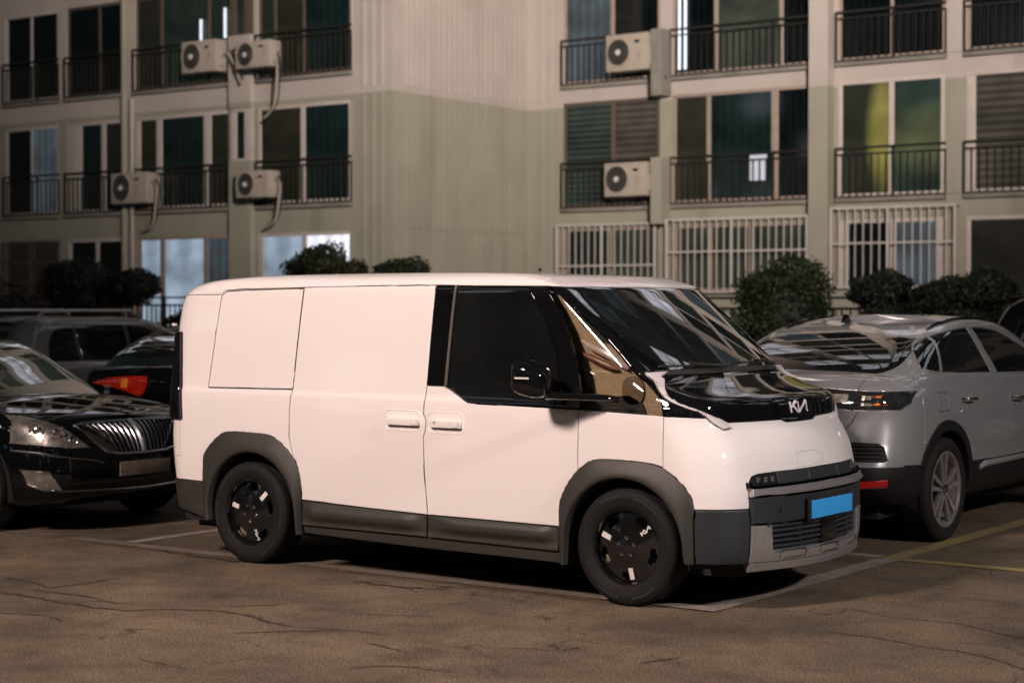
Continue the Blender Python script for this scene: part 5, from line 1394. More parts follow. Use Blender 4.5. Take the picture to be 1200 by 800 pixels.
# --- black limousine behind the van
t, Lw, Gr = car_base(SEDAN, 'parked_sedan', 'black limousine with chrome slatted grille facing the camera, cut by the left edge', 'car', -4.60, .02, 0, M['blackpaint'], (1.66,-1.40), .335, None)
fc = lambda c: c.x > 1.9
GRL = [(-.535,.822),(-.48,.829),(0,.840),(.01,.595),(-.25,.600),(-.355,.622),(-.43,.70)]
LMP = [(-.845,.912),(-.76,.902),(-.66,.842),(-.565,.745),(-.475,.655),(-.62,.655),(-.90,.692),(-.885,.80)]
FOG = [(-.885,.500),(-.775,.484),(-.70,.345),(-.79,.343),(-.86,.385)]
Lw.cut('f', GRL, True, fc); Lw.cut('f', LMP, True, fc); Lw.cut('f', FOG, True, fc)
Lw.cut('f', [(-1,.345),(0,.318)], cond=fc)
Lw.cut('s', [(1.95,.2),(2.02,.62),(1.93,.92)], cond=lambda c: c.y < -.7)
hoodx = [(1.02,.99),(1.0,1.2)]
Lw.cut('t', [(2.40,0),(2.405,-.40),(2.30,-.62),(2.0,-.80),(1.5,-.845),(1.0,-.86)], cond=lambda c: c.z > .78 and c.x > .95)
Lw.cut('s', [(-.25,.2),(-.20,1.02)], cond=lambda c: c.y < -.7); Lw.cut('s', [(.98,.2),(.95,1.02)], cond=lambda c: c.y < -.7)
g = Lw.take('f', GRL, cond=fc); Lw.panel('grille_recess', g, M['liner'], t, 'b', lift=-.03, gap=0, bev=.001, depth=.01)
g = Lw.take('f', LMP, cond=fc); pboth(Lw, t, 'headlamp', g, M['lampglass'], lift=-.002, gap=.005)
g = Lw.take('f', FOG, cond=fc); pboth(Lw, t, 'fog_lamp', g, M['lampglass'], lift=-.004, gap=.004)
g = Lw.take('t', [(2.40,.1),(2.40,0),(2.405,-.40),(2.30,-.62),(2.0,-.80),(1.5,-.845),(1.0,-.86),(.9,-.86),(.9,.1)], cond=lambda c: c.z > .78)
Lw.panel('bonnet', g, M['blackpaint'], t, 'b', gap=.005)
g = Lw.take(None, None, cond=lambda c: c.x > 1.96 or (c.x > 1.9 and c.z < .6)); Lw.panel('front_bumper', g, M['blackpaint'], t, 'b', gap=.004)
g = Lw.take(None, None, cond=lambda c: -.22 < c.x < .97 and c.y < -.80 and c.z < 1.0); pboth(Lw, t, 'front_door', g, M['blackpaint'])
g = Lw.take(None, None, cond=lambda c: True); Lw.panel('body_side', g, M['blackpaint'], t, 'b', gap=.004)
WSs = [(1.62,.84),(1.32,1.0),(.93,1.2),(.60,1.34),(.34,1.425)]
Gr.cut('s', [(1.40,.80),(1.10,1.0),(.72,1.2),(.43,1.34),(.24,1.42),(.22,1.60)]); Gr.cut('f', [(-1,1.432),(0,1.448)], cond=lambda c: c.x > -.2)
Gr.cut('s', [(-1.75,.8),(-1.35,1.06),(-1.05,1.25),(-.80,1.38),(-.70,1.60)])
SW = [(1.05,.97),(.60,1.22),(.22,1.375),(-.3,1.40),(-.75,1.36),(-1.10,1.22),(-1.35,1.04),(-1.2,.99)]
Gr.cut('s', SW, True, lambda c: c.y < -.4)
g = Gr.take('s', [(1.40,.80),(1.10,1.0),(.72,1.2),(.43,1.34),(.245,1.42),(.5,1.445),(2.2,1.445),(2.2,.8)], cond=lambda c: c.z < 1.44)
ws_m = pm("greenish_windscreen", (0.030,0.042,0.034), 0.03, coat=1.0, noise=0.5, nscale=2.5, ior=1.6)
Gr.panel('windscreen', g, ws_m, t, 'b', lift=-.002)
g = Gr.take('s', SW, cond=lambda c: c.y < -.4); pboth(Gr, t, 'side_window', g, M['tint'], lift=-.003)
g = Gr.take('s', [(-1.75,.8),(-1.35,1.06),(-1.05,1.25),(-.80,1.38),(-2.5,1.38),(-2.6,.8)]); Gr.panel('rear_window', g, M['tint'], t, 'b', lift=-.002)
g = Gr.take(None, None); Gr.panel('roof_and_pillars', g, M['blackpaint'], t, 'b', gap=.002)
def fxy(Sh, y, z, dx=0):
    o, n_, i_, d_ = Sh.bvh.ray_cast(Vector((6,-abs(y),z)), Vector((-1,0,0))); return (o.x+dx, y, z)
# grille slats, surround, crest
for k in range(-9, 10):
    if k == 0: continue
    y = k*.052; zt_ = .826-abs(y)*.012
    f = (abs(y)-.30)/.22; zb_ = .612 if abs(y) < .30 else .612+.19*max(0,f)
    yb_ = y*.80
    if zt_-zb_ < .02: continue
    bm = bmesh.new(); P = []
    for q in np.linspace(0,1,7):
        yy_ = y+(yb_-y)*q; zz_ = zt_+(zb_-zt_)*q; P.append(fxy(Lw, yy_, zz_, -.002))
    tube(bm, P, .0085, 6); bmobj('grille_slat', bm, M['dimchrome'], t)
bm = bmesh.new(); ring = [(y,z) for y,z in GRL[:3]]+[(-y,z) for y,z in GRL[:2][::-1]]+[(.43,.70),(.355,.622),(.25,.600),(0,.595),(-.25,.600),(-.355,.622),(-.43,.70)]
den = []
for i in range(len(ring)):
    a = ring[i]; b = ring[(i+1) % len(ring)]
    for q in np.linspace(0,1,6,endpoint=False): den.append(fxy(Lw, a[0]+(b[0]-a[0])*q, a[1]+(b[1]-a[1])*q, .003))
tube(bm, den, .011, 6, True); bmobj('grille_surround', bm, M['dimchrome'], t)
bm = bmesh.new(); tube(bm, [fxy(Lw,y,.838+.0,.004) for y in np.linspace(-.47,.47,20)], .015, 6); bmobj('grille_brow', bm, M['dimchrome'], t)
bm = bmesh.new(); P = [fxy(Lw,0,z,.006) for z in np.linspace(.84,.60,8)]; tube(bm, P, .020, 6); bmobj('grille_crest', bm, M['dimchrome'], t)
bm = bmesh.new(); tube(bm, [(2.30,0,.86),(2.27,0,.905)], [.012,.008], 6)
for s in (-1, 1): prism(bm, [(0,.900),(s*.050,.925),(s*.046,.912),(s*.02,.890)], 'x', 2.262, 2.272)
bmobj('bonnet_ornament', bm, M['chrome'], t)
for s in (-1, 1):
    bm = bmesh.new(); tube(bm, [fxy(Lw, s*y, z, .004) for y, z in ((.90,.642),(.83,.628),(.74,.605),(.60,.580),(.46,.560),(.38,.535))], [.010,.011,.010,.008,.006,.003], 6); bmobj('chrome_strip', bm, M['dimchrome'], t)
    for yq, zq, rr_ in ((.80,.790,.060),(.69,.760,.052),(.60,.715,.036)):
        p0 = fxy(Lw, s*yq, zq, .001); nn = Lw.normal(Vector((p0[0],-abs(p0[1]),p0[2])))
        bm = bmesh.new(); lathe_y(bm, [(rr_,0),(rr_*.96,-.010),(rr_*.86,-.004),(rr_*.5,.004),(rr_*.42,-.008),(rr_*.2,-.013),(.001,-.014)], 24)
        o = bmobj('lamp_projector', bm, M['chrome'], t); o.location = p0; o.rotation_euler = (0,0,math.atan2(nn.y*(1 if s < 0 else -1), nn.x)+math.pi/2)
    bm = bmesh.new(); P = [(s*a, b) for a, b in FOG]; P = [(-abs(a)*(-s) if False else a*-1 if False else a, b) for a, b in P]
    tube(bm, [fxy(Lw, (a if s > 0 else a), b, .003) for a, b in [(-s*abs(y_)*-1, z_) for y_, z_ in FOG]], .007, 6, True); bmobj('fog_lamp_ring', bm, M['chrome'], t)
bm = bmesh.new(); tube(bm, [fxy(Lw, y, .345-.027*(1-abs(y)), .004) for y in np.linspace(-.72,.72,40)], .008, 6); bmobj('chrome_strip', bm, M['dimchrome'], t)
boxobj('number_plate', (2.572,2.584,-.26,.26,.425,.535), M['plate'], t, bevel=.003)
for wx in (1.66,-1.40):
    for s in (-1, 1): alloy(t, wx, s*.83, .335, .235, .215, s, M['dimchrome'], 8)

# --- silver grey coupe-shaped SUV on the right
t, Lw, Gr = car_base(COUPE, 'parked_suv', 'silver grey coupe style SUV on the right with its rear turned to the camera', 'car', 2.42, 4.42, R(90), M['greypaint'], (-1.505,1.46), .385, None, arch_r=.435)
W0 = -1.505
def arc(cx, r, rz=1.0): return [(cx+r*math.cos(a), .385+rz*r*math.sin(a)) for a in np.linspace(math.pi*1.1, -math.pi*.1, 26)]
sc2 = lambda c: c.y < -.6
rc_ = lambda c: c.x < -1.9
for cx in (W0,1.46): Lw.cut('s', arc(cx,.512), cond=sc2)
Lw.cut('s', [(-3,.605),(-2.0,.590),(W0-.45,.575)], cond=lambda c: c.x < W0)
Lw.cut('s', [(W0+.45,.44),(1.0,.44)], cond=sc2); Lw.cut('s', [(W0+.45,.55),(-.86,.552),(1.0,.56)], cond=sc2)
DG = [(-1.02,1.26),(-1.06,1.10),(-1.13,.99),(-1.08,.85),(-1.0,.72)]; Lw.cut('s', DG, cond=sc2)
DG2 = [(-.16,1.26),(-.20,1.1),(-.235,.98),(-.22,.70),(-.148,.44)]; Lw.cut('s', DG2, cond=sc2)
Lw.cut('s', [(.95,.44),(.95,1.3)], cond=sc2)
FL = rrect(-1.655,-1.455,.965,1.10,.03); Lw.cut('s', FL, True, sc2)
TL = [(-.93,1.128),(-.93,1.045),(-.90,1.0),(-.60,1.0),(-.50,1.01),(-.35,1.055),(-.33,1.15),(-.62,1.133)]
Lw.cut('f', TL, True, rc_)
GAT = [(-.62,1.30),(-.632,1.135),(-.66,1.0),(-.60,.90),(-.53,.842),(0,.835)]; Lw.cut('f', GAT, cond=rc_)
VNT = [(-.52,.772),(-.795,.765),(-.83,.74),(-.862,.648),(-.84,.636),(-.64,.636)]; Lw.cut('f', VNT, True, rc_)
REF = [(-.68,.495),(-.868,.512),(-.86,.462),(-.70,.446)]; Lw.cut('f', REF, True, rc_)
for cx in (W0,1.46):
    g = Lw.take('s', arc(cx,.512)+[(cx+.5,-.2),(cx-.5,-.2)], cond=lambda c, cx=cx: sc2(c) and abs(c.x-cx) < .51 and (c.x > cx or c.z > .58)); pboth(Lw, t, 'wheel_arch_trim', g, M['clad_shaded'], lift=.010, gap=.003, bev=.006, depth=.06)
g = Lw.take('f', REF, cond=rc_); pboth(Lw, t, 'rear_reflector', g, M['redglow'], lift=.006, gap=.003)
g = Lw.take('f', VNT, cond=rc_); pboth(Lw, t, 'bumper_vent', g, M['liner'], lift=-.01, gap=.003)
g = Lw.take('f', TL, cond=rc_); pboth(Lw, t, 'tail_lamp', g, M['lens'], lift=.006, gap=.004, bev=.005)
g = Lw.take('s', None, cond=lambda c: c.x < W0 and c.z < .60); Lw.panel('lower_bumper_cladding', g, M['clad_shaded'], t, 'b', lift=.006, gap=.004, bev=.004)
g = Lw.take('s', None, cond=lambda c: c.z < .44 and c.x < 1.0); pboth(Lw, t, 'sill_cladding', g, M['clad_shaded'], lift=.004)
g = Lw.take('s', None, cond=lambda c: c.z < .556 and W0 < c.x < 1.0 and sc2(c)); pboth(Lw, t, 'sill_cladding', g, M['clad_shaded'], lift=.006, gap=.004)
g = Lw.take('s', FL, cond=sc2); a, b = pboth(Lw, t, 'fuel_flap', g, M['greypaint'], gap=.006)
g = Lw.take('s', [(-1.02,1.3)]+DG[1:]+[(-1.0,.4),(-.148,.4)]+DG2[::-1]+[(-.16,1.3)], cond=sc2); pboth(Lw, t, 'rear_door', g, M['greypaint'], gap=.006)
g = Lw.take('s', DG2+[(-.148,.4),(.95,.4),(.95,1.3),(-.16,1.3)], cond=sc2); pboth(Lw, t, 'front_door', g, M['greypaint'], gap=.006)
g = Lw.take('f', GAT+[(.1,.835),(.1,1.32),(-.62,1.32)], cond=lambda c: c.x < -1.75); Lw.panel('tailgate', g, M['greypaint'], t, 'b', gap=.007)
g = Lw.take(None, None, cond=rc_); Lw.panel('rear_bumper', g, M['greypaint'], t, 'b', gap=.003)
g = Lw.take(None, None); Lw.panel('body_side', g, M['greypaint'], t, 'b', gap=.003)
# greenhouse
RG = [(-2.3,1.19),(-1.93,1.24),(-1.76,1.30),(-1.58,1.37),(-1.36,1.45),(-1.16,1.50),(-1.10,1.545)]
Gr.cut('s', RG); Gr.cut('t', [(-1.155,0),(-1.19,-.3),(-1.26,-.6)], cond=lambda c: c.z > 1.4)
SWc = smooth_line([(-1.64,1.282),(-1.57,1.352),(-1.44,1.425),(-1.26,1.482),(-1.08,1.52),(-.78,1.557),(-.45,1.572),(0,1.555),(.35,1.47),(.75,1.32),(1.05,1.205)],3)+[(1.0,1.175),(.35,1.192),(-.32,1.205),(-1.0,1.222),(-1.40,1.240),(-1.56,1.255)]
Gr.cut('s', SWc, True, lambda c: c.y < -.4)
Gr.cut('s', [(-1.41,1.20),(-1.155,1.52)], cond=lambda c: c.y < -.4); Gr.cut('s', [(-1.365,1.20),(-1.115,1.53)], cond=lambda c: c.y < -.4)
Gr.cut('s', [(-.36,1.18),(-.50,1.60)], cond=lambda c: c.y < -.4); Gr.cut('s', [(-.22,1.18),(-.39,1.60)], cond=lambda c: c.y < -.4)
def rightof(p, q, c): return (q[0]-p[0])*(c.z-p[1])-(q[1]-p[1])*(c.x-p[0]) < 0
inw = lambda c: c.y < -.4 and pip(c.x, c.z, SWc)
g = Gr.take(None, None, cond=lambda c: inw(c) and not rightof((-1.41,1.20),(-1.155,1.52),c)); pboth(Gr, t, 'quarter_window', g, M['tint'], lift=-.004, gap=.006)
g = Gr.take(None, None, cond=lambda c: inw(c) and rightof((-1.365,1.20),(-1.115,1.53),c) and not rightof((-.36,1.18),(-.50,1.60),c)); pboth(Gr, t, 'side_window', g, M['tint'], lift=-.004, gap=.006)
g = Gr.take(None, None, cond=lambda c: inw(c) and rightof((-.22,1.18),(-.39,1.60),c)); pboth(Gr, t, 'side_window', g, M['tint'], lift=-.004, gap=.006)
g = Gr.take('s', None, cond=lambda c: c.x < -1.15 and not pip(c.x, c.z, RG+[(-1.0,1.545),(-1.0,1.0),(-2.3,1.0)]) and (c.x < -1.155+.0 or True) and c.x+.09*(c.y/.6)**2 < -1.155 and c.z < 1.56)
Gr.panel('rear_window', g, M['tint'], t, 'b', lift=-.002, gap=.008)
g = Gr.take(None, None, cond=lambda c: c.x > .45 and c.y > -.62 and c.z < 1.60 and c.z > 1.05 and c.x > .55+(1.585-c.z)*1.7-.0); Gr.panel('windscreen', g, M['screen'], t, 'b', lift=-.002)
g = Gr.take(None, None); Gr.panel('roof_and_pillars', g, M['greypaint'], t, 'b', gap=.002)
def sidept(Sh, x, z, up=0):
    o, n_, i_, d_ = Sh.bvh.ray_cast(Vector((x,-3,z)), Vector((0,1,0))); return (x, o.y-up, z)
for s in (1,-1):
    bm = bmesh.new(); P = []
    for i, (x, z) in enumerate(SWc):
        nx = SWc[(i+1)%len(SWc)]
        if x > .9 and nx[0] > .9: continue
        for q in (0,.5):
            p = sidept(Gr, x+(nx[0]-x)*q, z+(nx[1]-z)*q, .002); P.append((p[0], p[1]*s, p[2]))
    tube(bm, P, .008, 6, True); bmobj('window_chrome', bm, M['silver'], t)
    for x0, z0 in ((-1.10,1.035),(-.06,1.005)):
        bm = bmesh.new(); P = [sidept(Lw, x0+u, z0-.02*u, v) for u, v in ((-.12,.002),(-.10,.030),(0,.042),(.10,.030),(.12,.002))]
        tube(bm, [(p[0],p[1]*s,p[2]) for p in P], [.010,.017,.019,.017,.010], 8); bmobj('door_handle', bm, M['chrome'], t)
    bm = bmesh.new(); P = [sidept(Lw, x, z, .004) for x, z in ((-.90,.500),(-.80,.525),(-.4,.528),(0,.530),(.5,.532),(.92,.535))]
    tube(bm, [(p[0],p[1]*s,p[2]) for p in P], [.018,.026,.024,.022,.022,.020], 8); bmobj('door_strip', bm, M['silver'], t)
    bm = bmesh.new(); 
    for A in ([(.62,s*.98,1.22),(.62,s*1.12,1.25)],): tube(bm, A, .03, 8)
    vs = []
    for dx, k in ((-.08,1),(.02,.95),(.09,.6)):
        vs.append([bm.verts.new((.66+dx, s*1.10+.11*k*math.copysign(abs(math.cos(a))**.6,math.cos(a)), 1.30+.085*k*math.copysign(abs(math.sin(a))**.6,math.sin(a)))) for a in np.linspace(0,2*math.pi,17)[:-1]])
    for A, B in zip(vs, vs[1:]):
        for k in range(16): bm.faces.new((A[k],A[(k+1)%16],B[(k+1)%16],B[k]))
    bm.faces.new(vs[0]); bm.faces.new(vs[-1]); bmobj('door_mirror', bm, M['blackgloss'], t, 50)
def rx(Sh, y, z, dx=0):
    o, n_, i_, d_ = Sh.bvh.ray_cast(Vector((-6,-abs(y),z)), Vector((1,0,0))); return (o.x-dx, y, z)
for s in (-1, 1):
    for (y0,y1,z0,z1,mt,nm) in ((.80,.885,1.035,1.105,'red','brake_light'),(.765,.80,1.035,1.10,'amber','indicator_light'),(.68,.76,1.03,1.10,'lampglass','reversing_light'),(.38,.58,1.05,1.11,'lampglass','inner_light')):
        bm = bmesh.new(); A = []
        for q in np.linspace(0,1,5):
            y = s*(y0+(y1-y0)*q); A.append([bm.verts.new(rx(Lw,y,z0,.010)), bm.verts.new(rx(Lw,y,z1,.010))])
        for a, b in zip(A, A[1:]): bm.faces.new((a[0],b[0],b[1],a[1]))
        bmobj(nm, bm, M[mt], t, 0)
for k in range(4):
    z = .66+.028*k
    for s in (-1, 1):
        bm = bmesh.new(); tube(bm, [rx(Lw, s*y, z, -.004) for y in np.linspace(.58,.83,6)], .005, 5); bmobj('vent_slat', bm, M['clad_shaded'], t)
bm = bmesh.new(); prism(bm, [(-.86,1.600),(-.72,1.600),(-.78,1.66),(-.815,1.668)], 'y', -.018, .018); bmobj('roof_fin_aerial', bm, M['blackgloss'], t, bevel=.006).location = (0,.19-.02,.004)
for s in (-1, 1):
    bm = bmesh.new(); P = []
    for x in np.linspace(-1.0,.45,18):
        o, n_, i_, d_ = Gr.bvh.ray_cast(Vector((x,-.60,3)), Vector((0,0,-1)))
        P.append((x, s*.60, o.z+.006))
    tube(bm, P, [.004]+[.014]*16+[.004], 6); bmobj('roof_trim', bm, M['blackgloss'], t)
for wx in (W0,1.46):
    for s in (-1, 1): alloy(t, wx, s*.862, .385, .275, .235, s, pm('two_tone_alloy',(0.40,0.36,0.34),.3,metal=.7), 5, 18)

# --- boxy SUVs
def suv(label, x, y, h, paint):
    t, Lw, Gr = car_base(SUV, 'parked_suv', label, 'car', x, y, h, paint, (-1.4,1.4), .36, None)
    g = Lw.take(None, None); Lw.panel('body', g, paint, t, 'b', gap=.002)
    SWs = smooth_line([(-1.56,1.05),(-1.52,1.27),(-1.42,1.40),(-1.25,1.445),(-.6,1.47),(-.1,1.465),(.3,1.40),(.7,1.26),(1.15,1.05)],3)+[(1.15,1.0),(-1.50,1.0)]
    Gr.cut('s', SWs, True, lambda c: c.y < -.4); Gr.cut('f', [(-.60,1.08),(-.56,1.40),(0,1.43)], cond=lambda c: c.x < -1.5); Gr.cut('f', [(-.62,1.08),(0,1.06)], cond=lambda c: c.x < -1.5)
    for a in (-1.05,-.15,.35): Gr.cut('s', [(a,1.0),(a-.06,1.5)], cond=lambda c: c.y < -.4); Gr.cut('s', [(a+.06,1.0),(a,1.5)], cond=lambda c: c.y < -.4)
    def pil(c):
        return any(0 < (c.x-(a-.06*(c.z-1)/.5)) < .06 for a in (-1.05,-.15,.35))
    prev = -9
    for a, b in ((-9,-1.0),(-1.0,-.1),(-.1,.4),(.4,9)):
        g = Gr.take('s', SWs, cond=lambda c, a=a, b=b: c.y < -.4 and not pil(c) and a < c.x+.06*(c.z-1)/.5 <= b)
        if g: pboth(Gr, t, 'side_window', g, M['tint'], lift=-.004, gap=.004)
    g = Gr.take('s', SWs, cond=lambda c: c.y < -.4); pboth(Gr, t, 'window_pillar', g, M['clad'], lift=-.002)
    g = Gr.take('f', [(-.62,1.07),(-.60,1.08),(-.56,1.40),(.1,1.43),(.1,1.05)], cond=lambda c: c.x < -1.5); Gr.panel('rear_window', g, M['tint'], t, 'b')
    g = Gr.take(None, None); Gr.panel('roof_and_pillars', g, paint, t, 'b', gap=.002)
    for s in (-1, 1):
        bm = bmesh.new(); tube(bm, [(-1.62,s*.66,1.575),(-1.5,s*.68,1.655),(-1.0,s*.69,1.668),(0,s*.69,1.668),(.1,s*.68,1.60)], .022, 8); bmobj('roof_rail', bm, M['silver'], t)
    bm = bmesh.new(); prism(bm, [(-1.95,1.50),(-1.70,1.555),(-1.60,1.585),(-1.98,1.535)], 'y', -.6, .6); bmobj('rear_spoiler', bm, paint, t, bevel=.008)
    bm = bmesh.new(); tube(bm, [(-1.5,.2,1.58),(-1.58,.2,1.78)], .006, 5); bmobj('aerial', bm, M['liner'], t)
    bm = bmesh.new(); tube(bm, [(-2.235,-.1,1.10),(-2.19,.35,1.20)], .012, 5); bmobj('rear_wiper', bm, M['liner'], t)
    for wx in (-1.4,1.4):
        for s in (-1, 1): alloy(t, wx, s*.84, .36, .25, .22, s, M['silver'], 5)
    return t
suv('silver SUV with roof rails and dark windows behind the black limousine', -10.95, 7.4, R(90), M['suvpaint'])
bs = suv('black SUV cut by the right edge, beyond the silver grey SUV', 3.70, 9.4, R(0), M['blackpaint']); bs.scale = (1.05,1.05,1.18)
# --- black sedan whose red tail lamp shows beside the van
def dark_car(label, x, y, h, lamps=True, spec=DARK):
    t, Lw, Gr = car_base(spec, 'parked_sedan', label, 'car', x, y, h, M['blackpaint'], (1.6,-1.45), .33, None)
    if lamps:
        rcd = lambda c: c.x < -1.9
        TLp = [(-.70,.935),(-.52,.985),(-.32,1.005),(-.015,1.012),(-.012,.965),(-.02,.90),(-.05,.83),(-.10,.80),(-.26,.85),(-.48,.90),(-.69,.925)]
        TLs = [(-.93,.97),(-.93,.86),(-.80,.84),(-.795,.95)]
        Lw.cut('f', TLp, True, rcd); Lw.cut('f', TLs, True, rcd)
        g = Lw.take('f', TLp, cond=rcd); Lw.panel('tail_lamp', g, M['red'], t, 'f', lift=.004, gap=.004); Lw.panel('boot_trim', g, M['blackpaint'], t, 'n', gap=.002)
        g = Lw.take('f', TLs, cond=rcd); Lw.panel('tail_lamp', g, M['red'], t, 'n', lift=.004, gap=.004); Lw.panel('rear_reflector', g, M['blackpaint'], t, 'f', gap=.004)
        bm = bmesh.new(); A = []
        for q in np.linspace(0,1,4):
            yy_ = .24+.08*q; A.append([bm.verts.new(rx(Lw,yy_,.885,.012)), bm.verts.new(rx(Lw,yy_,.985,.012))])
        for a, b in zip(A, A[1:]): bm.faces.new((a[0],b[0],b[1],a[1]))
        bmobj('indicator_light', bm, M['amber'], t, 0)
    g = Lw.take(None, None); Lw.panel('body', g, M['blackpaint'], t, 'b', gap=.002)
    SWd = [(1.05,1.02),(.60,1.24),(.22,1.39),(-.3,1.42),(-.9,1.39),(-1.35,1.26),(-1.6,1.10),(-1.5,1.06)]
    Gr.cut('s', SWd, True, lambda c: c.y < -.4)
    Gr.cut('s', [(-2.1,1.02),(-1.75,1.20),(-1.35,1.34),(-1.05,1.42)]); Gr.cut('s', [(1.40,.80),(1.10,1.0),(.72,1.2),(.43,1.34),(.24,1.43)])
    g = Gr.take('s', SWd, cond=lambda c: c.y < -.4); pboth(Gr, t, 'side_window', g, M['tint'], lift=-.003)
    g = Gr.take('s', [(-2.1,1.0),(-1.75,1.20),(-1.35,1.34),(-1.05,1.42),(-2.6,1.42),(-2.6,1.0)]); Gr.panel('rear_window', g, M['screen'], t, 'b', lift=-.002)
    g = Gr.take('s', [(1.40,.80),(1.10,1.0),(.72,1.2),(.43,1.34),(.24,1.43),(2.2,1.43),(2.2,.8)]); Gr.panel('windscreen', g, M['tint'], t, 'b', lift=-.002)
    g = Gr.take(None, None); Gr.panel('roof_and_pillars', g, M['blackpaint'], t, 'b', gap=.002)
    for wx in (1.6,-1.45):
        for s in (-1, 1): alloy(t, wx, s*.83, .33, .23, .21, s, M['dimchrome'], 5)
    return t
dc = dark_car('black sedan with a red and amber tail lamp, half hidden behind the van', -6.15, 5.6, R(108))
def clone(o, label, x, y, rz):
    c = copy_tree(o); c.location = (x, y, 0); c.rotation_euler = (0,0,rz); c['label'] = label; return c
clone(dc, 'black sedan glimpsed between the van windscreen and the big round bush', -1.25, 6.2, R(90))
# ------------------------------------------------------------ plants, fences, street lamps
def leaf_cloud(name, blobs, n, size, mat, parent, seed):
    """blobs: (cx,cy,cz,rx,ry,rz,weight). small leaf quads, dense near the surface, uneven outline"""
    g = np.random.default_rng(seed); W = np.array([b[6] for b in blobs], float); W /= W.sum()
    V = []; F = []
    idx = g.choice(len(blobs), n, p=W)
    for i in idx:
        b = blobs[i]; d = g.normal(size=3); d /= np.linalg.norm(d)
        lump = 1+.09*math.sin(5*d[0]+i)+.08*math.sin(7*d[1]+2*i)+.07*math.sin(9*d[2]+seed)
        r = (g.random()**.22)*lump*(1+g.normal()*.035)
        c = np.array(b[:3])+d*np.array(b[3:6])*r
        nrm = d*.8+g.normal(size=3)*.6; nrm /= np.linalg.norm(nrm)
        u = np.cross(nrm, g.normal(size=3)); u /= np.linalg.norm(u); v = np.cross(nrm, u)
        s = size*g.uniform(.55,1.35); k = len(V)
        V += [c-u*s*1.3, c+v*s*.6, c+u*s*1.3, c-v*s*.6]; F.append((k,k+1,k+2,k+3))
    me = bpy.data.meshes.new(name); me.from_pydata([tuple(p) for p in V], [], F); me.update()
    return link(name, me, mat, parent)
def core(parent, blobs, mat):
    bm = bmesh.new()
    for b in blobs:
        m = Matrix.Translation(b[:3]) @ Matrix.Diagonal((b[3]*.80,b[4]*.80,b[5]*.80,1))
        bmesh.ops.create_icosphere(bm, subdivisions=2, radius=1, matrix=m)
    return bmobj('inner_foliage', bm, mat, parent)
def bush(label, x, y, blobs, n, size, mat, seed, trunk=None, group=None, cat='bush', name='clipped_bush'):
    t = thing(name, label, cat, (x, y, .1), 0, group)
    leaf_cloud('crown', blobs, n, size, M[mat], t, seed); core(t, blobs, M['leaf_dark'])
    bm = bmesh.new()
    if trunk:
        tube(bm, [(0,0,-.1),(.03,.02,trunk*.5),(0,0,trunk)], [.07,.055,.045], 8)
        for b in blobs[:3]: tube(bm, [(0,0,trunk*.7),(b[0]*.6,b[1]*.6,b[2]-b[5]*.3)], [.035,.02], 6)
    else:
        for a in range(4): tube(bm, [(.1*math.cos(a*1.6),.1*math.sin(a*1.6),-.1),(.3*math.cos(a*1.6),.3*math.sin(a*1.6),.5)], [.03,.015], 6)
    bmobj('stem', bm, M['bark'], t)
    return t
bush('dark round topiary left of the lit window, before the second ground-floor bay', -16.7, 12.0, [(0,0,2.0,.66,.6,.50,3),(-.1,0,1.45,.55,.5,.35,1.5),(.25,0,1.75,.55,.5,.42,2)], 14000, .026, 'leaf_dark', 3, 1.4)
bush('small dark topiary cushion on a thin stem below the middle air conditioner', -15.35, 12.1, [(0,0,1.98,.55,.5,.30,3),(-.25,0,1.85,.4,.4,.25,1)], 9000, .025, 'leaf_dark', 4, 1.5)
bush('bright green bush just left of the rear of the van roof', -12.2, 10.6, [(0,0,1.05,.75,.6,.62,3),(.45,0,.8,.6,.5,.5,2)], 7000, .035, 'leaf_mid', 5)
bush('green cloud-pruned topiary above the van roof before the white-lit window', -10.85, 12.0, [(0,0,2.15,.62,.5,.44,3),(-.2,0,1.85,.55,.5,.35,1)], 8000, .030, 'leaf_mid', 6, 1.6)
bush('brownish green topiary cushion between two greener ones above the van roof', -10.05, 11.7, [(0,0,2.02,.45,.4,.30,3)], 4500, .030, 'leaf_olive', 7, 1.5)
bush('green topiary cushion at the foot of the ribbed wall above the van roof', -9.15, 12.0, [(0,0,2.02,.54,.45,.36,3),(.2,0,1.9,.4,.4,.3,1)], 6500, .030, 'leaf_mid', 8, 1.5)
bush('large dark round bush between the van and the silver grey SUV', -2.55, 12.0, [(0,0,1.45,.70,.7,.85,4),(.05,0,.8,.74,.7,.6,2),(-.12,0,1.0,.68,.65,.7,2),(.1,0,1.98,.40,.4,.34,1),(-.35,.1,1.75,.35,.35,.35,1)], 24000, .027, 'leaf_mid', 9)
bush('dark cushion-shaped hedge plant right of the large bush, under the white bars', -1.17, 12.0, [(0,0,1.82,.42,.4,.27,3),(.1,0,1.5,.40,.4,.3,1)], 9000, .023, 'leaf_dark', 10, 1.2)
bush('long dark hedge cushion near the right edge', -.05, 12.0, [(-.25,0,1.72,.42,.4,.27,2),(.25,0,1.82,.45,.4,.26,2),(0,0,1.45,.6,.4,.25,1)], 13000, .023, 'leaf_dark', 11, 1.2)
bush('low brownish hedge behind the roof of the silver grey SUV', -.6, 11.5, [(-.6,0,1.15,.5,.4,.30,2),(.1,0,1.15,.6,.4,.28,2),(.9,0,1.15,.6,.4,.30,2)], 7000, .034, 'leaf_olive', 12, .8)
bush('dark shrub mass at the left edge below the brown bars', -18.2, 11.8, [(-.6,0,1.2,.9,.6,.85,2),(.35,0,1.05,.7,.6,.7,2),(-1.6,0,1.4,.9,.6,.9,2)], 9000, .036, 'leaf_dark', 13, .9)
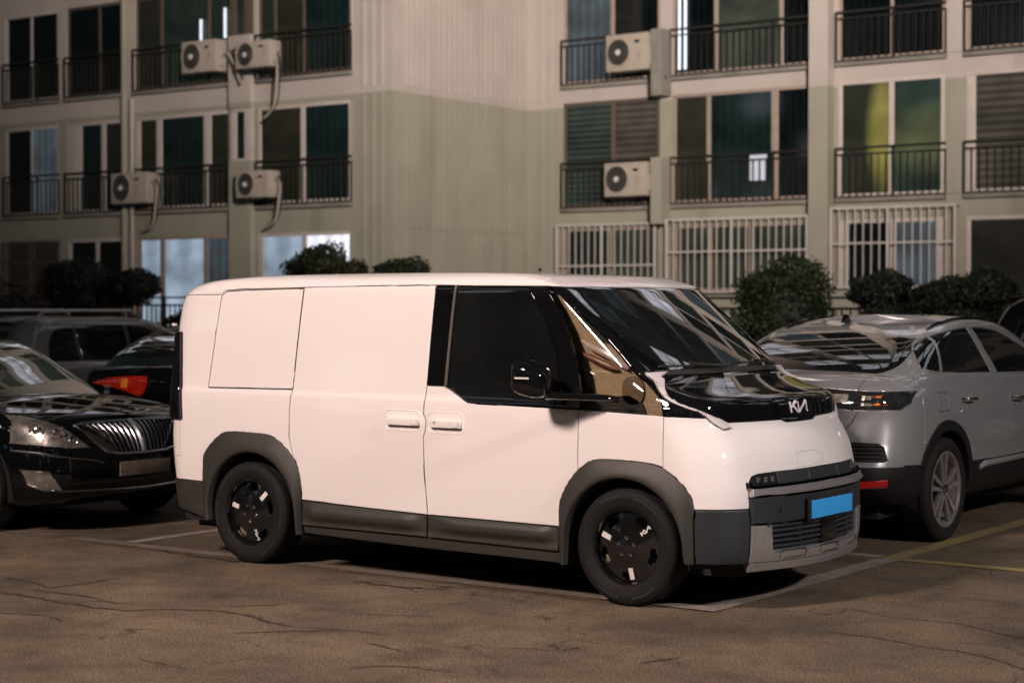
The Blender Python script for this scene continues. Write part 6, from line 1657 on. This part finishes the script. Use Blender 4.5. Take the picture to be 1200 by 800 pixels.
# low metal fences in front of the ground-floor windows
def fence(label, x0, x1, y, z0, h, pitch=.14):
    t = thing('metal_fence', label, 'fence', (x0, y, z0-h*0))
    W = x1-x0; bm = bmesh.new()
    for z in (h, h-.16, .06): box(bm, 0, W, -.018, .018, z-.02, z+.02)
    bmobj('rails', bm, M['rail'], t, 0)
    n = int(W/pitch); bm = bmesh.new()
    for k in range(n): box(bm, k*pitch+.03, k*pitch+.052, -.01, .01, .06, h-.16)
    o = bmobj('bars', bm, M['rail'], t, 0); o['kind'] = 'stuff'
    k = 0.
    while k <= W:
        boxobj('fence_post', (k-.03,k+.03,-.03,.03,-z0+.1,h+.03), M['rail'], t, bevel=.005); k += 2.1
    return t
fence('dark metal fence across the lit blue window left of the van', -23.5, -14.6, 16.6, .95, .95)
fence('dark metal fence behind the hedges on the right', -8.0, 4.0, 14.5, .9, .95)
# street lamps standing outside the picture
def street_lamp(label, x, y, h, aim):
    t = thing('street_lamp', label, 'street lamp', (x, y, 0), math.atan2(aim[1]-y, aim[0]-x))
    bm = bmesh.new(); tube(bm, [(-.5,0,0),(-.5,0,h*.6),(-.5,0,h+.25),(-.38,0,h+.34),(-.1,0,h+.30)], [.09,.07,.05,.045,.04], 10); bmobj('pole', bm, M['pole'], t)
    bm = bmesh.new(); prism(bm, [(-.28,h+.22),(.26,h+.16),(.30,h+.22),(.1,h+.32),(-.26,h+.34)], 'y', -.16, .16); bmobj('lamp_head', bm, M['pole'], t, bevel=.02)
    boxobj('lamp_lens', (-.2,.22,-.13,.13,h+.165,h+.175), M['lamphead'], t)
    return t
for i, (f, hz, aim, pw, col, rad, cone, bl_) in enumerate(LAMPS):
    street_lamp(['warm street lamp behind the camera on the left','tall street lamp right of the camera lighting the block','street lamp beyond the right edge'][i], f[0], f[1], hz, aim)
# apartment block across the car park, behind the camera (seen only mirrored in glass and paint)
bb = thing('apartment_building', 'pale apartment block behind the camera, mirrored in the car windows', 'building', (0, -34, 0))
boxobj('wall', (-45,45,-10,0,0,24), M['wall_up'], bb)
bm = bmesh.new(); wm = []
for k in range(8):
    for i in range(24):
        x0 = -42+i*3.6
        m_ = rnd.choice(['p_dark','p_dark','p_green','p_litblue','p_dark','p_litwhite'])
        key = ('bw', m_)
        if key not in win_cache:
            b2 = bmesh.new(); box(b2, -1.1, 1.1, 0, .06, -.75, .75); me = bpy.data.meshes.new('window'); b2.to_mesh(me); b2.free(); me.materials.append(M[m_]); win_cache[key] = me
        link('window', win_cache[key], None, bb, (x0, .02, 2.2+k*2.7))
bm.free()

# bare-looking trees behind the camera, seen only as dark shapes mirrored in the van's windows
def tree(label, x, y, h, seed):
    t = thing('street_tree', label, 'tree', (x, y, 0), 0, None); g = random.Random(seed)
    bm = bmesh.new(); tube(bm, [(0,0,0),(.1,.05,h*.25),(.05,.1,h*.45)], [.18,.13,.10], 8)
    tips = []
    for k in range(14):
        a = g.uniform(0,6.28); z0 = h*g.uniform(.25,.45); l = h*g.uniform(.25,.5)
        p = Vector((.05,.05,z0)); q = p+Vector((math.cos(a)*l*.6, math.sin(a)*l*.6, l*.7)); m = (p+q)/2+Vector((g.uniform(-.2,.2),g.uniform(-.2,.2),.1))
        tube(bm, [p,m,q], [.06,.035,.012], 5); tips.append(q)
    bmobj('trunk', bm, M['bark'], t)
    leaf_cloud('crown', [(q.x,q.y,q.z,1.0,1.0,.8,1) for q in tips], 5000, .09, M['leaf_olive'], t, seed)
tree('street tree behind the camera, left one', -9, -19, 8, 1)
tree('street tree behind the camera, far left one', -30, -24, 9, 2)
tree('street tree behind the camera, right one', 3, -24, 8, 3)
for (fx_, fy_), hz, aim, pw, col, rad, cone, bl_ in LAMPS:
    lamp_light((fx_, fy_, hz), aim, pw, col, rad, cone, bl_)
